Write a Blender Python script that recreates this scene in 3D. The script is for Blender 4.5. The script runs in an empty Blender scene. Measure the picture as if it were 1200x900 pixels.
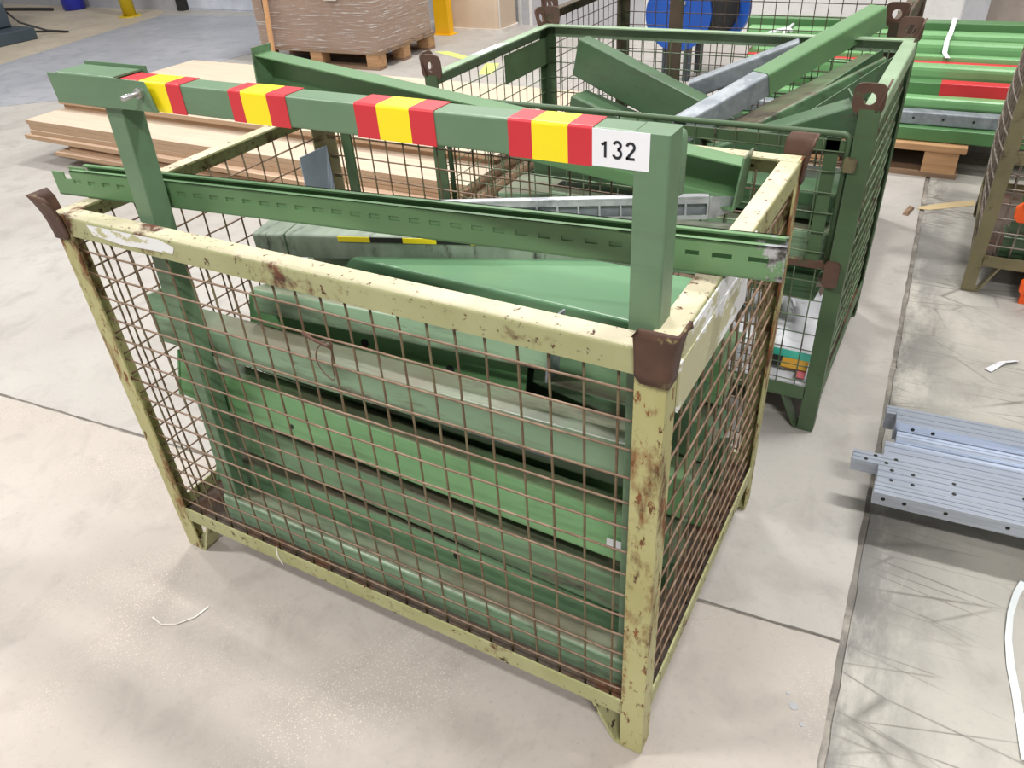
import bpy, math, random
from mathutils import Vector, Matrix

# ------------------------------------------------------------------ camera, world, lights, exposure
scene = bpy.context.scene
col = scene.collection


def cam_axes(yaw, pitch, roll):
    f = Vector((math.sin(yaw) * math.cos(pitch), math.cos(yaw) * math.cos(pitch), math.sin(pitch)))
    r = Vector((math.cos(yaw), -math.sin(yaw), 0))
    u = r.cross(f)
    c, s = math.cos(roll), math.sin(roll)
    return c * r + s * u, -s * r + c * u, f


cd = bpy.data.cameras.new('camera')
cam = bpy.data.objects.new('camera', cd)
col.objects.link(cam)
_r, _u, _f = cam_axes(-0.54716, -0.60927, -0.07081)
cam.matrix_world = Matrix(((_r.x, _u.x, -_f.x, 1.4344), (_r.y, _u.y, -_f.y, -0.7471), (_r.z, _u.z, -_f.z, 1.3884), (0, 0, 0, 1)))
cd.sensor_fit = 'HORIZONTAL'
cd.sensor_width = 36
cd.lens = 897.47 / 1200 * 36
cd.clip_start = 0.02
scene.camera = cam

world = bpy.data.worlds.new('world')
scene.world = world
world.use_nodes = True
world.node_tree.nodes['Background'].inputs[0].default_value = (1.0, 0.99, 0.975, 1)
world.node_tree.nodes['Background'].inputs[1].default_value = 0.31


def strip_light(name, loc, sx, sy, power, colr=(1.0, 0.985, 0.96)):
    ld = bpy.data.lights.new(name, 'AREA')
    ld.shape = 'RECTANGLE'
    ld.size, ld.size_y = sx, sy
    ld.energy = power
    ld.color = colr
    o = bpy.data.objects.new(name, ld)
    o.location = loc
    col.objects.link(o)
    return o


strip_light('ceiling_lamp', (-2.4, -2.0, 5.0), 1.5, 0.3, 262)
strip_light('ceiling_lamp', (-1.6, 4.2, 5.2), 1.5, 0.3, 250)
strip_light('ceiling_lamp', (2.2, 1.8, 5.2), 1.5, 0.3, 185)
strip_light('ceiling_lamp', (-6.0, 1.6, 5.2), 1.5, 0.3, 130)
strip_light('ceiling_lamp', (3.0, -3.0, 5.0), 1.5, 0.3, 260)

scene.view_settings.view_transform = 'Standard'
scene.view_settings.look = 'None'
scene.view_settings.gamma = 1
scene.view_settings.use_curve_mapping = False
scene.view_settings.exposure = 0.07

# ------------------------------------------------------------------ materials
random.seed(7)


def lin(c):
    out = []
    for v in c[:3]:
        v = v / 255
        out.append(v / 12.92 if v <= 0.04045 else ((v + 0.055) / 1.055) ** 2.4)
    return (*out, 1)


class NT:
    def __init__(self, name):
        self.m = bpy.data.materials.new(name)
        self.m.use_nodes = True
        self.t = self.m.node_tree
        self.b = self.t.nodes['Principled BSDF']
        self.out = self.t.nodes['Material Output']
        self.tc = self.n('ShaderNodeTexCoord')

    def n(self, ty, **kw):
        x = self.t.nodes.new(ty)
        for k, v in kw.items():
            setattr(x, k, v)
        return x

    def l(self, a, b):
        self.t.links.new(a, b)

    def co(self, scale=(1, 1, 1), rot=(0, 0, 0), src='Object'):
        mp = self.n('ShaderNodeMapping')
        mp.inputs['Scale'].default_value = scale
        mp.inputs['Rotation'].default_value = rot
        self.l(self.tc.outputs[src], mp.inputs['Vector'])
        return mp.outputs[0]

    def noise(self, scale, detail=4, rough=0.55, vec=None, dist=0):
        x = self.n('ShaderNodeTexNoise')
        x.inputs['Scale'].default_value = scale
        x.inputs['Detail'].default_value = detail
        x.inputs['Roughness'].default_value = rough
        x.inputs['Distortion'].default_value = dist
        self.l(vec if vec is not None else self.tc.outputs['Object'], x.inputs['Vector'])
        return x.outputs['Fac']

    def ramp(self, fac, a, b, va=0.0, vb=1.0):
        x = self.n('ShaderNodeMapRange')
        x.inputs['From Min'].default_value = a
        x.inputs['From Max'].default_value = b
        x.inputs['To Min'].default_value = va
        x.inputs['To Max'].default_value = vb
        self.l(fac, x.inputs['Value'])
        return x.outputs[0]

    def math(self, op, a, b):
        x = self.n('ShaderNodeMath', operation=op)
        for i, v in enumerate((a, b)):
            if isinstance(v, (int, float)):
                x.inputs[i].default_value = v
            else:
                self.l(v, x.inputs[i])
        return x.outputs[0]

    def mix(self, fac, a, b):
        x = self.n('ShaderNodeMix', data_type='RGBA')
        for sock, v in ((x.inputs[0], fac), (x.inputs[6], a), (x.inputs[7], b)):
            if isinstance(v, (int, float, tuple)):
                sock.default_value = v
            else:
                self.l(v, sock)
        return x.outputs[2]

    def bump(self, h, strength=0.2, dist=0.005):
        x = self.n('ShaderNodeBump')
        x.inputs['Strength'].default_value = strength
        x.inputs['Distance'].default_value = dist
        self.l(h, x.inputs['Height'])
        self.l(x.outputs[0], self.b.inputs['Normal'])

    def base(self, c):
        if isinstance(c, tuple):
            self.b.inputs['Base Color'].default_value = c
        else:
            self.l(c, self.b.inputs['Base Color'])

    def rough(self, v):
        if isinstance(v, (int, float)):
            self.b.inputs['Roughness'].default_value = v
        else:
            self.l(v, self.b.inputs['Roughness'])

    def metal(self, v):
        if isinstance(v, (int, float)):
            self.b.inputs['Metallic'].default_value = v
        else:
            self.l(v, self.b.inputs['Metallic'])


def paint(name, c, c2=None, rust=None, rust_lo=0.6, rust_hi=0.68, rscale=9, rough=0.45, var=3.0, dust=None, dust_amt=0.5, stretch=(1, 1, 1), fine=None, grime=0.0):
    """painted steel: colour drift, optional rust spots, optional settled dust"""
    k = NT(name)
    v = k.co(stretch)
    cc = k.mix(k.ramp(k.noise(var, 5, 0.6, v), 0.35, 0.65), lin(c), lin(c2 or tuple(x * 0.88 for x in c)))
    if dust:
        g = k.n('ShaderNodeNewGeometry')
        sp = k.n('ShaderNodeSeparateXYZ')
        k.l(g.outputs['Normal'], sp.inputs[0])
        d = k.math('MULTIPLY', k.ramp(sp.outputs[2], 0.6, 0.95), k.ramp(k.noise(5, 5, 0.6), 0.35, 0.6, dust_amt * 0.4, dust_amt))
        cc = k.mix(d, cc, lin(dust))
    r = rough
    if rust:
        f1 = k.ramp(k.noise(rscale, 8, 0.68, v), rust_lo, rust_hi)
        if fine:
            f2 = k.ramp(k.noise(rscale * 6, 6, 0.7, v), fine, fine + 0.05)
            f1 = k.math('MAXIMUM', f1, f2)
        rc = k.mix(k.ramp(k.noise(rscale * 3, 5), 0.35, 0.65), lin(rust), lin(tuple(x * 0.55 for x in rust)))
        cc = k.mix(f1, cc, rc)
        r = k.ramp(f1, 0, 1, rough, 0.85)
    if grime:
        gq = k.ramp(k.noise(11, 7, 0.7, k.co((0.35, 2.5, 2.5))), 0.5, 0.72, 0, grime)
        cc = k.mix(gq, cc, lin((70, 66, 56)))
    k.base(cc)
    k.rough(r)
    k.bump(k.noise(140, 3), 0.06, 0.002)
    return k.m


M = {}
M['crate1'] = paint('pale_green_paint', (172, 170, 126), (154, 154, 104), (112, 70, 44), 0.56, 0.63, 7, 0.5, 6, fine=0.585)
M['post1'] = paint('rusty_pale_paint', (180, 176, 126), (162, 156, 102), (132, 82, 46), 0.5, 0.58, 9, 0.5, 6, fine=0.57, stretch=(1, 1, 0.45))
M['wire1v'] = paint('rusty_wire_upright', (116, 106, 78), (96, 74, 56), None, var=22, rough=0.5)
M['crate1_top'] = paint('worn_pale_paint', (166, 166, 124), (148, 148, 102), (118, 74, 52), 0.565, 0.65, 10, 0.5, 5, fine=0.59, dust=(212, 200, 174), dust_amt=1.0)
M['cup1'] = paint('rusty_cup', (88, 60, 46), (70, 46, 36), (170, 158, 110), 0.6, 0.66, 20, 0.6, 14)
M['cup2'] = paint('rusty_green_cup', (96, 70, 58), (78, 56, 46), (92, 110, 78), 0.56, 0.64, 16, 0.55, 14)
M['wire1'] = paint('rusty_wire', (142, 118, 98), (108, 84, 66), None, var=25, rough=0.55)
M['wire2'] = paint('green_wire', (104, 122, 92), (76, 92, 66), (98, 80, 66), 0.55, 0.62, 20, 0.5, 12)
M['wire3'] = paint('brown_wire', (84, 66, 54), (62, 50, 42), None, var=18, rough=0.6)
M['wire4'] = paint('grey_wire', (142, 130, 120), (108, 96, 86), None, var=18, rough=0.55)
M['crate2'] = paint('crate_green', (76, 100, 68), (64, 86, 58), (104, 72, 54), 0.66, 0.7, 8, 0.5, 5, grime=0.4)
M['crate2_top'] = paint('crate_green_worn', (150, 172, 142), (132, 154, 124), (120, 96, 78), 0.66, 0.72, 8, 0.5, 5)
M['crate3'] = paint('brown_crate', (88, 74, 58), (66, 52, 42), (84, 92, 62), 0.5, 0.6, 6, 0.6, 6)
M['crate4'] = paint('olive_crate', (128, 120, 88), (104, 96, 68), (92, 72, 56), 0.54, 0.62, 7, 0.55, 5)
M['deck'] = paint('crate_floor', (92, 80, 70), (70, 58, 50), (110, 72, 50), 0.5, 0.6, 8, 0.8, 5)
M['sign'] = paint('sign_green', (104, 132, 102), (95, 123, 94), (86, 92, 76), 0.68, 0.72, 14, 0.42, 4, grime=0.22)
M['rail'] = paint('rail_green', (104, 140, 98), (94, 128, 88), None, rough=0.32, var=4)
M['beamA'] = paint('beam_green', (118, 152, 114), (88, 116, 86), (118, 108, 94), 0.57, 0.64, 8, 0.32, 4, dust=(112, 101, 87), dust_amt=0.95, stretch=(0.4, 2, 2), grime=0.6)
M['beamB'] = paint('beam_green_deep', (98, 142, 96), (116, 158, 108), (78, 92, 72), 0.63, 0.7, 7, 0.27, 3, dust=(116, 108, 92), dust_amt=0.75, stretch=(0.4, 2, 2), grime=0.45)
M['tray'] = paint('tray_green', (110, 150, 114), (98, 138, 102), (84, 104, 82), 0.66, 0.74, 5, 0.3, 2.5, stretch=(0.5, 2, 2))
M['beamC'] = paint('beam_green_pale', (140, 168, 138), (122, 150, 120), (130, 124, 108), 0.6, 0.68, 6, 0.38, 4, dust=(122, 111, 95), dust_amt=0.85, stretch=(0.4, 2, 2), grime=0.6)
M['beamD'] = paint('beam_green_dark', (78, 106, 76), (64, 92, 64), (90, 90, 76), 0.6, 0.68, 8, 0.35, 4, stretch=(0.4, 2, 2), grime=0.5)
M['weathered'] = paint('weathered_green', (148, 160, 144), (122, 134, 118), (100, 106, 94), 0.56, 0.68, 10, 0.5, 8, stretch=(3, 0.6, 1))
M['pipe'] = paint('bundle_green', (122, 172, 116), (112, 160, 106), None, rough=0.3, var=3)
M['pipe_dark'] = paint('bundle_green_dark', (84, 128, 80), (76, 118, 72), None, rough=0.4, var=3)
M['red'] = paint('red_tape', (206, 52, 60), (196, 44, 54), None, rough=0.4)
M['yellow'] = paint('yellow_tape', (246, 226, 30), (240, 216, 24), (150, 120, 30), 0.7, 0.74, 26, 0.4)
M['black'] = paint('black_tape', (30, 32, 30), None, rough=0.5)
M['white'] = paint('white_label', (236, 236, 240), (230, 230, 236), None, rough=0.5)
M['ink'] = paint('label_ink', (34, 36, 46), None, rough=0.6)
M['orange'] = paint('orange_plastic', (240, 96, 30), (230, 84, 24), None, rough=0.45)
M['blue'] = paint('blue_plastic', (34, 86, 176), (28, 76, 160), None, rough=0.35)
M['cobalt'] = paint('cobalt_plastic', (40, 46, 170), None, rough=0.35)
M['bollard'] = paint('yellow_post', (240, 186, 20), (226, 170, 14), (150, 120, 60), 0.66, 0.7, 10, 0.45)
M['bollard2'] = paint('yellow_post_worn', (214, 190, 40), (196, 168, 30), (130, 110, 70), 0.6, 0.66, 10, 0.5)
M['machine'] = paint('machine_grey', (62, 74, 82), (54, 66, 74), None, rough=0.5)
M['cable'] = paint('black_cable', (48, 46, 46), None, rough=0.6)
M['carton'] = paint('cardboard', (166, 140, 122), (154, 128, 110), None, rough=0.85, var=2)
M['bin'] = paint('beige_bin', (206, 186, 164), (198, 178, 156), None, rough=0.6)
M['bin_edge'] = paint('pale_edge', (232, 224, 216), None, rough=0.5)
M['rubber'] = paint('dark_slot', (36, 36, 34), None, rough=0.8)
M['plate'] = paint('blue_grey_plate', (164, 176, 190), (146, 158, 174), None, rough=0.5, var=9)
M['brass'] = paint('twist_wire', (96, 66, 52), None, rough=0.5)
M['strap'] = paint('white_strap', (234, 240, 240), None, rough=0.4)
M['string'] = paint('white_string', (232, 228, 220), None, rough=0.7)
M['bag'] = paint('white_sack', (228, 228, 232), (208, 208, 214), None, rough=0.55, var=8)
M['teal'] = paint('teal_print', (60, 186, 160), None, rough=0.5)
M['amber'] = paint('amber_print', (214, 160, 30), None, rough=0.5)
M['pink'] = paint('pink_print', (206, 96, 104), None, rough=0.5)
M['lime'] = paint('lime_marking', (214, 230, 120), (204, 214, 130), None, rough=0.6)
M['tan'] = paint('tan_marking', (196, 174, 130), (180, 160, 124), None, rough=0.7)


def metal(name, c, rough, stretch=(1, 40, 40), dark=None, thr=0.62, met=0.85):
    k = NT(name)
    nf = k.noise(6, 4, 0.6, k.co(stretch))
    cc = k.mix(k.ramp(nf, 0.3, 0.7), lin(c), lin(tuple(x * 0.85 for x in c)))
    if dark:
        cc = k.mix(k.ramp(k.noise(14, 5), thr, thr + 0.1), cc, lin(dark))
    k.base(cc)
    k.metal(met)
    k.rough(k.ramp(nf, 0.3, 0.7, rough, rough + 0.12))
    return k.m


M['alu'] = metal('aluminium', (198, 206, 220), 0.38)
M['galv'] = metal('galvanised', (206, 208, 212), 0.45, (8, 8, 8), (150, 152, 158), 0.55, 0.45)
M['zinc'] = metal('zinc_bolt', (206, 206, 204), 0.3, (10, 10, 10))
M['galv_beam'] = metal('dull_galvanised', (156, 162, 168), 0.5, (6, 6, 6), (126, 132, 138), 0.5, 0.4)


def worn_rail():
    """slotted rail: green paint, scuffed to bare steel and dark dents on its last centimetres"""
    k = NT('rail_green_scuffed')
    g = k.mix(k.ramp(k.noise(4, 4), 0.35, 0.65), lin((106, 142, 98)), lin((96, 130, 90)))
    sp = k.n('ShaderNodeSeparateXYZ')
    k.l(k.tc.outputs['Object'], sp.inputs[0])
    e = k.ramp(sp.outputs[0], 1.20, 1.35, 0.0, 0.42)
    nz = k.ramp(k.math('ADD', k.noise(32, 6, 0.65), e), 0.86, 0.93)
    steel = k.mix(k.ramp(k.noise(60, 4), 0.4, 0.6), lin((200, 200, 205)), lin((84, 80, 80)))
    k.base(k.mix(nz, g, steel))
    k.metal(k.math('MULTIPLY', nz, 0.7))
    k.rough(0.34)
    return k.m


M['rail_worn'] = worn_rail()


def peel(name, a, b, thr, scale=16):
    k = NT(name)
    f = k.ramp(k.noise(scale, 7, 0.68, k.co((0.7, 0.7, 1.4))), thr, thr + 0.04)
    k.base(k.mix(f, lin(a), lin(b)))
    k.rough(0.6)
    return k.m


M['sticker'] = peel('peeled_sticker', (226, 226, 226), (184, 180, 138), 0.52, 22)
M['sticker2'] = peel('peeled_plate', (228, 228, 230), (182, 178, 142), 0.46, 9)


def concrete(name, c, c2, c3, speck=0.0, scratch=0.0, blotch=1.2, stain=False):
    k = NT(name)
    a = k.mix(k.ramp(k.noise(blotch, 6, 0.6), 0.35, 0.65), lin(c), lin(c2))
    a = k.mix(k.ramp(k.noise(7, 8, 0.65, dist=0.6), 0.5, 0.75, 0, 0.8), a, lin(c3))
    if speck:
        vo = k.n('ShaderNodeTexVoronoi')
        vo.inputs['Scale'].default_value = 210
        k.l(k.tc.outputs['Object'], vo.inputs['Vector'])
        area = k.ramp(k.noise(2.2, 4), 0.5, 0.64)
        s = k.math('MULTIPLY', k.ramp(vo.outputs['Distance'], 0.16, 0.3, speck, 0), area)
        a = k.mix(s, a, lin((236, 226, 214)))
        s2 = k.ramp(k.noise(75, 3), 0.68, 0.76, 0, speck * 0.6)
        a = k.mix(s2, a, lin((128, 112, 104)))
    if scratch:
        for rot, sc in ((0.5, 3.1), (1.9, 2.3), (2.7, 4.0)):
            v = k.co((0.55, 2.6, 1), (0, 0, rot))
            vo = k.n('ShaderNodeTexVoronoi', feature='DISTANCE_TO_EDGE')
            vo.inputs['Scale'].default_value = sc
            k.l(v, vo.inputs['Vector'])
            gate = k.ramp(k.noise(2.6, 5, 0.6), 0.42, 0.58)
            a = k.mix(k.math('MULTIPLY', k.ramp(vo.outputs['Distance'], 0.0, 0.016, scratch, 0), gate), a, lin((96, 92, 84)))
    if stain:
        # grimy strip along the slab joint and smears in the aisle
        sp = k.n('ShaderNodeSeparateXYZ')
        k.l(k.tc.outputs['Object'], sp.inputs[0])
        dj = k.math('SUBTRACT', k.math('ADD', sp.outputs[0], k.math('MULTIPLY', sp.outputs[1], 0.0391)), 1.4979)
        gr = k.math('MULTIPLY', k.ramp(dj, 0.0, 0.2, 0.95, 0), k.ramp(k.noise(4.5, 7, 0.7, k.co((1.4, 0.5, 1))), 0.40, 0.56))
        a = k.mix(gr, a, lin((104, 102, 100)))
        a = k.mix(k.ramp(k.noise(1.1, 6, 0.62, k.co((1.2, 0.6, 1))), 0.5, 0.68, 0, 0.55), a, lin((142, 140, 138)))
    f = k.noise(60, 6, 0.6)
    a = k.mix(k.ramp(f, 0.55, 0.8, 0, 0.35), a, lin(tuple(x * 0.75 for x in c)))
    k.base(a)
    k.rough(k.ramp(k.noise(1.7, 5), 0.35, 0.65, 0.42, 0.62))
    k.bump(f, 0.12, 0.002)
    return k.m


M['slab_near'] = concrete('concrete_near', (182, 174, 166), (170, 161, 152), (156, 147, 139), 0.55)
M['slab_far'] = concrete('concrete_far', (178, 174, 168), (166, 161, 155), (150, 145, 139), 0.3)
M['slab_right'] = concrete('concrete_scratched', (184, 180, 170), (162, 158, 150), (142, 138, 132), 0.15, 0.8, 1.6, True)
M['floor_dark'] = concrete('dark_floor_coat', (164, 165, 171), (148, 150, 157), (128, 131, 140), 0.0)
M['floor_tan'] = concrete('tan_floor', (196, 184, 164), (180, 168, 150), (160, 150, 136), 0.0)
M['joint'] = concrete('joint_filler', (128, 122, 114), (104, 100, 94), (196, 188, 174), 0.0, blotch=14)
M['wall_grey'] = concrete('grey_wall', (176, 176, 180), (166, 166, 170), (156, 156, 160))
M['wall_white'] = concrete('white_wall', (216, 214, 212), (208, 206, 204), (192, 188, 186))
M['wall_brown'] = concrete('taupe_wall', (168, 156, 148), (160, 148, 140), (146, 136, 130))
M['door_white'] = paint('white_door', (216, 222, 234), None, rough=0.5)


def wood(name, c, c2, edge=False):
    k = NT(name)
    v = k.co((0.6, 9, 30 if edge else 9))
    a = k.mix(k.ramp(k.noise(5, 6, 0.6, v, 0.4), 0.3, 0.7), lin(c), lin(c2))
    if edge:
        w = k.n('ShaderNodeTexWave', bands_direction='Z')
        w.inputs['Scale'].default_value = 60
        w.inputs['Distortion'].default_value = 1.5
        k.l(k.tc.outputs['Object'], w.inputs['Vector'])
        g = k.n('ShaderNodeNewGeometry')
        sp = k.n('ShaderNodeSeparateXYZ')
        k.l(g.outputs['Normal'], sp.inputs[0])
        vert = k.ramp(k.math('ABSOLUTE', sp.outputs[2], 0), 0.3, 0.7, 1, 0)
        a = k.mix(k.math('MULTIPLY', vert, k.ramp(w.outputs['Fac'], 0.3, 0.7, 0.55, 0.95)), a, lin((164, 132, 100)))
    k.base(a)
    k.rough(0.7)
    k.bump(k.noise(30, 5, 0.6, v), 0.1, 0.002)
    return k.m


M['ply'] = wood('plywood', (206, 188, 168), (194, 174, 152), True)
M['ply2'] = wood('plywood_pink', (208, 180, 156), (196, 166, 140), True)
M['pallet'] = wood('pallet_wood', (190, 150, 108), (160, 120, 84))
M['pallet_old'] = wood('pallet_wood_old', (150, 122, 96), (118, 94, 74))
M['stick'] = wood('new_wood', (222, 172, 124), (208, 156, 108))


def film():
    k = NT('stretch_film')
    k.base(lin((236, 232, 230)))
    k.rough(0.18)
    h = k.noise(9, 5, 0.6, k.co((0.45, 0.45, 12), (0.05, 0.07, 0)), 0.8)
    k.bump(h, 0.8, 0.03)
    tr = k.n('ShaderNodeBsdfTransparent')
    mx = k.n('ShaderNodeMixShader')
    k.l(k.ramp(h, 0.55, 0.66, 0.08, 0.75), mx.inputs[0])  # white streaks: highlights painted in, also whitish where the film bunches
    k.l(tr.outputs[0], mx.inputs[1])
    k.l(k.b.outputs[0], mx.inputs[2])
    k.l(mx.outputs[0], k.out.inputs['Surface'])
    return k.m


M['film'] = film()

# ------------------------------------------------------------------ mesh helpers


class MB:
    def __init__(self):
        self.v, self.f = [], []

    def add(self, vs, fs):
        o = len(self.v)
        self.v += [Vector(p) for p in vs]
        self.f += [[i + o for i in f] for f in fs]
        return self

    def box(self, lo, hi, bev=0.0):
        x0, y0, z0 = lo
        x1, y1, z1 = hi
        if bev <= 0:
            vs = [(x, y, z) for z in (z0, z1) for y in (y0, y1) for x in (x0, x1)]
            return self.add(vs, [(0, 2, 3, 1), (4, 5, 7, 6), (0, 1, 5, 4), (2, 6, 7, 3), (0, 4, 6, 2), (1, 3, 7, 5)])
        b = bev
        pr = [(x0 + b, z0), (x1 - b, z0), (x1, z0 + b), (x1, z1 - b), (x1 - b, z1), (x0 + b, z1), (x0, z1 - b), (x0, z0 + b)]
        n = len(pr)
        vs = [(x, y0, z) for x, z in pr] + [(x, y1, z) for x, z in pr]
        fs = [tuple(range(n)), tuple(reversed(range(n, 2 * n)))]
        fs += [(i, i + n, (i + 1) % n + n, (i + 1) % n) for i in range(n)]
        return self.add(vs, fs)

    def obox(self, c, ex, ey, ez):
        """box from a centre and three half vectors"""
        c, ex, ey, ez = Vector(c), Vector(ex), Vector(ey), Vector(ez)
        vs = [c + ex * i + ey * j + ez * k for k in (-1, 1) for j in (-1, 1) for i in (-1, 1)]
        return self.add(vs, [(0, 2, 3, 1), (4, 5, 7, 6), (0, 1, 5, 4), (2, 6, 7, 3), (0, 4, 6, 2), (1, 3, 7, 5)])

    def prism(self, prof, p0, p1, up=(0, 0, 1), caps=True, bend=None, seg=1):
        """profile (a, b): a along d x up, b along up; d = p1 - p0"""
        p0, p1, up = Vector(p0), Vector(p1), Vector(up)
        d = (p1 - p0).normalized()
        u = (up - d * up.dot(d)).normalized()
        s = d.cross(u)
        n = len(prof)
        vs, fs = [], []
        for j in range(seg + 1):
            t = j / seg
            p = p0.lerp(p1, t)
            if bend:
                p = p + Vector(bend) * (4 * t * (1 - t))
            vs += [p + s * a + u * b for a, b in prof]
        if caps:
            fs += [tuple(reversed(range(n))), tuple(range(n * seg, n * seg + n))]
        for j in range(seg):
            fs += [(j * n + i, j * n + (i + 1) % n, (j + 1) * n + (i + 1) % n, (j + 1) * n + i) for i in range(n)]
        return self.add(vs, fs)

    def tube(self, path, r, n=6, caps=True):
        pts = [Vector(p) for p in path]
        vs, fs = [], []
        ref = None
        for i, p in enumerate(pts):
            d = (pts[min(i + 1, len(pts) - 1)] - pts[max(i - 1, 0)]).normalized()
            if ref is None:
                ref = Vector((0, 0, 1)) if abs(d.z) < 0.9 else Vector((1, 0, 0))
            a = (ref - d * ref.dot(d)).normalized()
            ref = a
            b = d.cross(a)
            rr = r[i] if isinstance(r, (list, tuple)) else r
            vs += [p + (a * math.cos(2 * math.pi * k / n) + b * math.sin(2 * math.pi * k / n)) * rr for k in range(n)]
        for i in range(len(pts) - 1):
            fs += [(i * n + k, i * n + (k + 1) % n, (i + 1) * n + (k + 1) % n, (i + 1) * n + k) for k in range(n)]
        if caps:
            m = (len(pts) - 1) * n
            fs += [tuple(reversed(range(n))), tuple(range(m, m + n))]
        return self.add(vs, fs)

    def holed(self, c, ax, ay, th, w, h, hole, rc=0.3, hc=(0, 0), n=40):
        """rounded plate w x h round centre c (in-plane axes ax, ay) with a round hole, extruded by vector th"""
        c, ax, ay, th = Vector(c), Vector(ax), Vector(ay), Vector(th)
        outer, inner = [], []
        for i in range(n):
            t = 2 * math.pi * (i + 0.5) / n
            cx, sy = math.cos(t), math.sin(t)
            e = 2 / rc
            k = (abs(cx / (w / 2)) ** e + abs(sy / (h / 2)) ** e) ** (-1 / e)
            outer.append((cx * k, sy * k))
            inner.append((hc[0] + cx * hole, hc[1] + sy * hole))
        vs = []
        for off in (Vector((0, 0, 0)), th):
            for ring in (outer, inner):
                vs += [c + ax * a + ay * b + off for a, b in ring]
        fs = []
        for i in range(n):
            j = (i + 1) % n
            fs += [(i, j, n + j, n + i), (2 * n + i, 3 * n + i, 3 * n + j, 2 * n + j), (i, 2 * n + i, 2 * n + j, j), (n + i, n + j, 3 * n + j, 3 * n + i)]
        return self.add(vs, fs)

    def build(self, name, mat, parent=None, base=(0, 0, 0), smooth=False):
        me = bpy.data.meshes.new(name)
        bs = Vector(base)
        me.from_pydata([tuple(p - bs) for p in self.v], [], self.f)
        me.materials.append(M[mat] if isinstance(mat, str) else mat)
        me.validate()
        import bmesh
        bm = bmesh.new()
        bm.from_mesh(me)
        bmesh.ops.recalc_face_normals(bm, faces=bm.faces)
        bm.to_mesh(me)
        bm.free()
        if smooth:
            me.polygons.foreach_set('use_smooth', [True] * len(me.polygons))
            me.update()
        o = bpy.data.objects.new(name, me)
        col.objects.link(o)
        if parent is not None:
            o.parent = parent
        else:
            o.location = bs
        return o


def tag(o, label, cat, group=None, kind=None):
    o['label'] = label
    o['kind'] = kind or 'thing'
    if cat:
        o['category'] = cat
    if group:
        o['group'] = group
    return o


def thing(name, base, label, cat, group=None, rz=0):
    o = bpy.data.objects.new(name, None)
    o.empty_display_size = 0.1
    o.location = base
    o.rotation_euler = (0, 0, rz)
    col.objects.link(o)
    return tag(o, label, cat, group)


def struct(o):
    o['kind'] = 'structure'
    return o


def rounded(path, r, n=4):
    """polyline with its inner corners rounded"""
    out = [path[0]]
    for i in range(1, len(path) - 1):
        p, a, b = Vector(path[i]), Vector(path[i - 1]), Vector(path[i + 1])
        q0 = p + (a - p).normalized() * min(r, (a - p).length * 0.49)
        q1 = p + (b - p).normalized() * min(r, (b - p).length * 0.49)
        for k in range(n + 1):
            t = k / n
            out.append(tuple(q0 * (1 - t) ** 2 + p * (2 * t * (1 - t)) + q1 * t * t))
    out.append(path[-1])
    return out


def strip(path, t, r=0.006):
    """closed outline of a sheet of thickness t folded along a 2D path"""
    pts = [Vector(p) for p in (rounded(path, r) if r else path)]
    L, R = [], []
    for i, p in enumerate(pts):
        d = (pts[min(i + 1, len(pts) - 1)] - pts[max(i - 1, 0)]).normalized()
        nrm = Vector((-d.y, d.x))
        L.append(tuple(p + nrm * t / 2))
        R.append(tuple(p - nrm * t / 2))
    return L + R[::-1]


def channel(w, h, t=0.003, lip=0.0, face='front'):
    """C section h high and w deep; its web on the side of +a (front), -a (back), +b (top) or -b (bottom)"""
    if face in ('front', 'back'):
        s = 1 if face == 'front' else -1
        p = [(-s * w / 2, h / 2), (s * w / 2, h / 2), (s * w / 2, -h / 2), (-s * w / 2, -h / 2)]
        if lip:
            p = [(-s * w / 2, h / 2 - lip)] + p + [(-s * w / 2, -h / 2 + lip)]
    else:
        s = 1 if face == 'top' else -1
        p = [(-w / 2, -s * h / 2), (-w / 2, s * h / 2), (w / 2, s * h / 2), (w / 2, -s * h / 2)]
        if lip:
            p = [(-w / 2 + lip, -s * h / 2)] + p + [(w / 2 - lip, -s * h / 2)]
    return strip(p, t)


def tubeprof(w, h, r=0.004):
    p = rounded([(0, -h / 2), (w / 2, -h / 2), (w / 2, h / 2), (-w / 2, h / 2), (-w / 2, -h / 2), (0, -h / 2)], r, 3)
    return p[:-1]


# ------------------------------------------------------------------ the hall
fl = struct(MB().box((-14, -3, -0.06), (7, 8.2, -0.006)).build('floor', 'joint'))


def slab(name, poly, mat, z1=0.0, z0=-0.006):
    n = len(poly)
    m = MB().add([(x, y, z0) for x, y in poly] + [(x, y, z1) for x, y in poly],
                 [tuple(reversed(range(n))), tuple(range(n, 2 * n))] + [(i, (i + 1) % n, (i + 1) % n + n, i + n) for i in range(n)])
    return m.build(name, mat, fl)


def jy(x):
    return 0.2914 + 0.085 * x


def jx(y):
    return 1.4979 - 0.0391 * y


def wob(a, b, n, amp, seed):
    rr = random.Random(seed)
    return [(a[0] + (b[0] - a[0]) * i / n + (rr.uniform(-amp, amp) if 0 < i < n else 0), a[1] + (b[1] - a[1]) * i / n + (rr.uniform(-amp, amp) if 0 < i < n else 0)) for i in range(n + 1)]


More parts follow.
